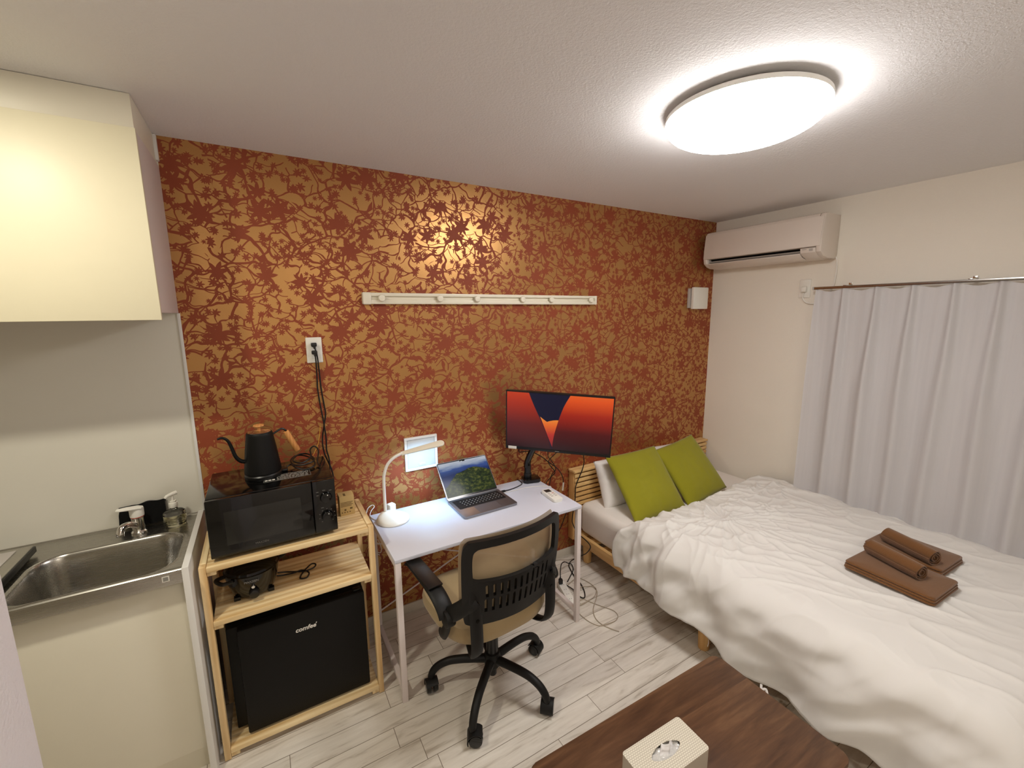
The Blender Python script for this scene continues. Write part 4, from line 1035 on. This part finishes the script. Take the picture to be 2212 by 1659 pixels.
tag(pillow(.58, .33, .15, frame((-1.055, -.195, .565), (1, 0, .02), (0, .38, 1)), 'pillow', M['pillow'], seed=1, wr=.008), 'white pillow leaning on the headboard behind the nearer green cushion', 'pillow', 'white pillows against the headboard')
tag(pillow(.46, .33, .14, frame((-.535, -.170, .555), (1, 0, 0), (0, .38, 1)), 'pillow', M['pillow'], seed=5, wr=.008), 'white pillow leaning on the headboard behind the farther green cushion', 'pillow', 'white pillows against the headboard')
tag(pillow(.45, .45, .10, frame((-1.098, -.372, .596), (1, -.03, 0.015), (.05, .62, .74)), 'cushion', M['green'], pinch=.03, seed=2, wr=.003), 'olive green square cushion nearer the desk, leaning on the white pillow', 'cushion', 'green cushions on the bed')
tag(pillow(.44, .44, .10, frame((-.645, -.372, .597), (1, .06, .10), (0, .62, .74)), 'cushion', M['green'], pinch=.03, seed=8, wr=.003), 'olive green square cushion nearer the curtain, partly behind the other cushion', 'cushion', 'green cushions on the bed')

# ---- towels
def folded_towel(name, label, c, rz, w, d, h, seed):
    R_ = Matrix.Translation(c) @ Matrix.Rotation(rz, 4, 'Z')
    mb = MB(); nl = 3; lh = h/nl
    for k in range(nl):
        sh = .004*noise.noise(Vector((k*2.1, seed, 0)))
        P = rrect(w-.004*k, d-.003*k, .016, 5, sh, sh*.6)
        def ring(f, z): return [R_ @ Vector((x*f+.003*noise.noise(Vector((x*14, y*14, seed+k))), y*f, z+.003*noise.noise(Vector((x*9+seed, y*9, k))))) for x, y in P]
        a = k*lh
        mb.rings([ring(.96, a), ring(.99, a+lh*.15), ring(1, a+lh*.5), ring(.99, a+lh*.85), ring(.95, a+lh*1.0), ring(.5, a+lh*1.02)])
    return tag(mb.build(name, M['towel'], angle=70), label, 'towel', 'brown towels on the bed')
TZ = .515
folded_towel('bath_towel', 'brown folded bath towel nearer the bed edge, under a rolled towel', (-.828, -1.600, TZ), -.045, .255, .325, .036, 1)
folded_towel('bath_towel', 'brown folded bath towel nearer the curtain, under a rolled towel', (-.552, -1.560, TZ+.001), -.05, .255, .300, .036, 5)
def rolled(name, label, p0, p1, r):
    p0, p1 = Vector(p0), Vector(p1); d = (p1-p0).normalized(); u = Vector((0, 0, 1)); w = d.cross(u).normalized()
    mb = MB(); n = 70; turns = 3.0
    S = []
    for i in range(n):
        a = i/(n-1)*turns*2*PI; rr = r*(.18+.82*i/(n-1)); S.append((rr*math.cos(a), rr*math.sin(a)))
    m = 10
    def f(u_, v_):
        i = min(n-1, int(round(u_*(n-1)))); x, z = S[i]
        bul = 1+.05*math.sin(v_*PI)+.03*noise.noise(Vector((i*.1, v_*3, r*90)))
        off = .006*noise.noise(Vector((i*.15, 3, r*70)))
        return p0+(p1-p0)*v_+d*off+w*x*bul+u*z*bul
    mb.grid(n, m, f); mb.bm.normal_update(); bmesh.ops.solidify(mb.bm, geom=mb.bm.faces[:], thickness=.004)
    return tag(mb.build(name, M['towel'], angle=60), label, 'towel', 'brown towels on the bed')
rolled('rolled_towel', 'brown rolled face towel on the folded towel nearer the bed edge', (-.770, -1.468, TZ+.072), (-.842, -1.678, TZ+.072), .033)
rolled('rolled_towel', 'brown rolled face towel on the folded towel nearer the curtain', (-.570, -1.462, TZ+.074), (-.652, -1.668, TZ+.074), .035)

# ------------------------------------------------------------------ curtain, rail
def curtain(u, v):
    y = -.795-u*2.5; z = 1.828-v*1.53
    ph = (y+.954)/.1645; k = ph-round(ph)       # pleat centres
    idx = round(ph)
    top = math.exp(-(v/.05)**2)
    wob = .22*noise.noise(Vector((idx*1.7, z*.8, 1)))*(1-top)
    kk = k+wob*min(1, v*3)*.6
    sig = .07+.16*min(1, v*2.2)
    ridge = math.exp(-(kk/sig)**2)
    amp = .020+.022*min(1, v*2.5)+.014*noise.noise(Vector((idx*2.3, 5, 2)))
    x = -.062-amp*ridge-.002*math.cos(k*2*PI*3)*(1-v*.5)-.018*noise.noise(Vector((y*5, z*.7, 4)))*min(1, v*3)-.003*noise.noise(Vector((y*16, z*.9, 7)))
    x -= .004*top*math.sin(k*2*PI*6)*math.exp(-(k/.09)**2)
    zz = z+.008*math.cos(k*2*PI)*top
    return Vector((x, y, zz))
t = thing('curtain', 'sheer white pleated curtain hanging beside the bed on the right wall', 'curtain', (-.08, -2.0, .3))
mb = MB(); mb.grid(420, 60, curtain); mb.build('sheer_panel', M['sheer'], t, angle=180)
t = thing('curtain_rail', 'dark metal curtain rail on the white right wall', 'curtain rail', (-.06, -2.0, 1.835))
MB().b2(-.080, -.055, -3.35, -.785, 1.836, 1.852, .002).build('rail', M['rail'], t)
MB().b2(-.082, -.053, -.785, -.776, 1.834, 1.854, .002).build('end_cap', M['acgrey'], t)
for y in (-.955, -1.50, -2.1, -2.7): MB().b2(-.078, -.0005, y-.010, y+.010, 1.8525, 1.856, .0005).b2(-.004, -.0005, y-.010, y+.010, 1.856, 1.872, .0005).build('bracket', M['chrome'], t)

# ------------------------------------------------------------------ air conditioner
t = thing('air_conditioner', 'white wall mounted air conditioner in the corner by the red wall', 'air conditioner', (0, -.455, 2.03))
Y0, Y1 = -.862, -.055
def yz(P, y0, y1, mb, bev=0.0, mi=0):
    # polygon in (x,z) extruded along y
    Mx = Matrix(((1, 0, 0, 0), (0, 0, 1, y0), (0, 1, 0, 0), (0, 0, 0, 1)))
    return mb.prism(P, Mx, y1-y0, bev, mi)
body = [(-.0005, 2.292), (-.17, 2.292), (-.188, 2.286), (-.196, 2.272), (-.208, 2.15), (-.210, 2.092), (-.165, 2.092), (-.12, 2.060), (-.12, 2.034), (-.10, 2.026), (-.0005, 2.026)]
yz(body, Y0+.03, Y1-.03, MB()).build('body', M['acwhite'], t)
endp = [(-.0005, 2.292), (-.17, 2.292), (-.188, 2.286), (-.197, 2.27), (-.211, 2.15), (-.213, 2.09), (-.206, 2.06), (-.17, 2.036), (-.12, 2.027), (-.0005, 2.026)]
yz(endp, Y0, Y0+.03, MB(), .006).build('end_cap', M['acwhite'], t)
yz(endp, Y1-.03, Y1, MB(), .006).build('end_cap', M['acwhite'], t)
yz([(-.198, 2.268), (-.204, 2.268), (-.2165, 2.15), (-.2185, 2.094), (-.2105, 2.094), (-.209, 2.15)], Y0+.004, Y1-.004, MB(), .001).build('front_panel', M['acwhite'], t)
yz([(-.164, 2.089), (-.1655, 2.0915), (-.121, 2.0595), (-.1215, 2.036), (-.124, 2.036)], Y0+.12, Y1-.032, MB()).build('outlet_recess', M['dark'], t)
yz([(-.207, 2.089), (-.212, 2.086), (-.206, 2.060), (-.172, 2.038), (-.125, 2.028), (-.125, 2.058), (-.165, 2.088)], Y0+.031, Y0+.118, MB(), .002).build('control_block', M['acwhite'], t)
yz([(-.198, 2.060), (-.201, 2.054), (-.170, 2.033), (-.125, 2.025), (-.125, 2.029), (-.168, 2.038)], Y0+.122, Y1-.031, MB(), .0008).build('lower_lip', M['acwhite'], t)
yz([(-.185, 2.076), (-.187, 2.072), (-.150, 2.048), (-.146, 2.050)], Y0+.125, Y1-.034, MB()).build('flap', M['acgrey'], t)
mb = MB()
yz([(-.2135, 2.082), (-.2138, 2.0815), (-.2105, 2.068), (-.2102, 2.068)], Y0+.045, Y0+.066, mb); yz([(-.2135, 2.082), (-.2138, 2.0815), (-.212, 2.077), (-.2118, 2.077)], Y0+.08, Y0+.105, mb)
mb.build('display_marks', M['acgrey'], t)
t = thing('appliance_outlet', 'small white outlet with a white plug under the air conditioner', 'outlet', (0, -.695, 1.79))
MB().b2(-.008, -.0003, -.730, -.660, 1.788, 1.909, .004, 3).build('cover_plate', M['whiteplastic'], t)
t = thing('appliance_cable', 'white air conditioner cord running down the wall to its plug', 'cord', (-.01, -.80, 1.75))
MB().tube([(-.014, -.835, 2.050), (-.010, -.862, 2.034), (-.010, -.872, 1.985), (-.010, -.870, 1.911), (-.010, -.862, 1.854), (-.010, -.83, 1.79), (-.010, -.79, 1.755), (-.012, -.755, 1.748), (-.014, -.715, 1.757), (-.018, -.694, 1.785), (-.022, -.696, 1.82)], .0042, 8).build('cable', M['whiteplastic'], t)
MB().b2(-.032, -.0085, -.713, -.682, 1.825, 1.862, .005, 3).build('plug', M['whiteplastic'], t)

# ------------------------------------------------------------------ low table, tissue box, rug
tr_ = math.radians(-1.2)
TT = .312
t = thing('low_table', 'dark walnut low table in front of the bed', 'table', (-2.165, -1.545, 0), tr_)
MB().prism(rrect(.905, .485, .030, 6), Matrix.Translation((0, 0, TT-.022)), .022, .003).build('tabletop', M['walnut'], t, local=True)
for sx in (-1, 1):
    for sy in (-1, 1):
        MB().cyl((sx*.36, sy*.17, .0005), (sx*.34, sy*.155, TT-.0225), .014, .019, 20).build('leg', M['walnut'], t, local=True)
bz = TT+.0004
t = thing('tissue_box', 'white woven texture tissue box cover on the walnut table', 'tissue box', (-2.256, -1.520, bz), math.radians(-1.8))
BW, BD, BH = .246, .121, .076
def woven():
    m = NT('woven_white'); v = m.obj()
    w = m.n('ShaderNodeTexBrick'); m.set(w, 'Vector', m.mapping(v, (110, 110, 110))); w.inputs['Scale'].default_value = 1; w.inputs['Mortar Size'].default_value = .12; w.inputs['Brick Width'].default_value = .9; w.inputs['Row Height'].default_value = .7
    m.base(srgb(226, 220, 204), .55); m.set(m.p, 'Base Color', m.mix(w.outputs['Fac'], srgb(228, 222, 206), srgb(196, 188, 170)))
    inv = m.math('SUBTRACT', 1.0, w.outputs['Fac']); m.bump(inv, .5, .0015); return m.m
wv_ = woven()
hole = []
for k in range(40):
    a = 2*PI*k/40; hole.append((.058*math.cos(a), .021*math.sin(a)*(1-.25*abs(math.cos(a))**3)))
mb = MB().fill([rrect(BW, BD, .010, 5), hole]); mb.map(lambda v: Vector((v.x, v.y, BH)))
bmesh.ops.solidify(mb.bm, geom=mb.bm.faces[:], thickness=.0025)
mb.build('top_panel', wv_, t, local=True)
P = rrect(BW, BD, .010, 5)
ci = rrect(BW-.004, BD-.004, .008, 5)
MB().rings([[Vector((x, y, z)) for x, y in Q] for Q, z in ((P, 0), (P, BH-.0026), (ci, BH-.0026), (ci, .0))], closed=True).build('side_panel', plain('tissue_side', srgb(206, 198, 182), .55), t, local=True)
def film(u, v):
    x, y = (u-.5)*.118, (v-.5)*.044
    return Vector((x, y, BH-.010+.006*noise.noise(Vector((x*60, y*60, 1)))+.004*noise.noise(Vector((x*140, y*140, 3)))))
MB().grid(34, 18, film).build('film', M['film'], t, local=True, angle=20)
def tiss(u, v):
    x = -.03+u*.062; k = math.sin(u*PI)
    y = .006*math.sin(u*9)+.003*noise.noise(Vector((u*6, v*4, 1)))+(v-.5)*.004
    return Vector((x+.012*v, y-.004+.010*v, BH-.016+v*(.030*k**.6+.006*noise.noise(Vector((u*7, 0, 4))))))
mb = MB().grid(26, 12, tiss); o = mb.build('tissue', M['tissue'], t, local=True, angle=180)
md = o.modifiers.new('S', 'SOLIDIFY'); md.thickness = .0008

# ------------------------------------------------------------------ ceiling lamp
LX, LY, LR = -1.708, -1.266, .252
t = thing('ceiling_lamp', 'large round white lit ceiling lamp', 'lamp', (LX, LY, H))
MB().lathe([(0.001, H-.001), (.215, H-.001), (.22, H-.005), (.22, H-.022), (0.001, H-.023)], (LX, LY, 0), 56).build('mount', plain('lamp_mount', srgb(190, 182, 178), .6), t)
MB().lathe([(.221, H-.018), (LR-.008, H-.018), (LR+.0005, H-.020), (LR+.0005, H-.0340), (.221, H-.0342)], (LX, LY, 0), 72).build('rim', M['whiteplastic'], t)
LAMP_E = 15.6
pr = [(.222, H-.0345), (LR-.003, H-.0345), (LR, H-.036), (LR, H-.0365)]
for k in range(1, 13):
    a = k/12*PI/2; pr.append((max(.001, LR*math.cos(a)**.7), H-.0365-.072*math.sin(a)))
MB().lathe(pr, (LX, LY, 0), 72).build('shade', emit('lamp_shade_lit', (1.0, .97, .945, 1), LAMP_E), t, angle=80)

# ------------------------------------------------------------------ lights
def area(name, loc, size, power, color, rot=(0, 0, 0), shape='DISK', sy=None, spread=PI):
    l = bpy.data.lights.new(name, 'AREA'); l.energy = power; l.color = color; l.shape = shape; l.size = size; l.spread = spread
    if sy: l.size_y = sy
    o = bpy.data.objects.new(name, l); link(o); o.location = loc; o.rotation_euler = rot; return o
KITCHEN_W = 7.0
area('kitchen_downlight', (-3.85, -1.05, 2.385), .10, KITCHEN_W, (1.0, .93, .76))
area('fill_light_behind_camera', (-2.6, -3.05, 2.385), .30, 5.0, (1.0, .93, .82))  # added fill behind the camera to lift overall brightness, not a known lamp
m3 = LAMPHEAD @ Vector((.12, 0, -.012))
o = area('desk_lamp_leds', m3, .19, .75, (.42, .70, 1.0), shape='RECTANGLE', sy=.02, spread=2.3)
o.rotation_euler = LAMPHEAD.to_euler()

# ------------------------------------------------------------------ world, camera, view
w = bpy.data.worlds.new('World'); SC.world = w; w.use_nodes = True
w.node_tree.nodes['Background'].inputs[0].default_value = (.02, .02, .02, 1)
cam = bpy.data.cameras.new('Camera'); co = bpy.data.objects.new('Camera', cam); link(co)
cam.sensor_width = 36; cam.sensor_fit = 'HORIZONTAL'; cam.lens = 925.2156/2212*36; cam.clip_start = .02
yaw, pit, rol = CAMROT = (0.5307, -0.1644, -0.0094)
fwd = Vector((math.sin(yaw)*math.cos(pit), math.cos(yaw)*math.cos(pit), math.sin(pit)))
r0 = Vector((math.cos(yaw), -math.sin(yaw), 0)); u0 = r0.cross(fwd)
rt = math.cos(rol)*r0+math.sin(rol)*u0; up = -math.sin(rol)*r0+math.cos(rol)*u0
co.matrix_world = Matrix(((rt.x, up.x, -fwd.x, -3.2088), (rt.y, up.y, -fwd.y, -2.2389), (rt.z, up.z, -fwd.z, 1.7053), (0, 0, 0, 1)))
SC.camera = co
SC.view_settings.view_transform = 'Standard'; SC.view_settings.look = 'None'; SC.view_settings.gamma = 1; SC.view_settings.exposure = 1.0
SC.view_settings.use_curve_mapping = False
SC.cycles.use_denoising = True
SC.cycles.max_bounces = 10; SC.cycles.diffuse_bounces = 6; SC.cycles.sample_clamp_indirect = 6
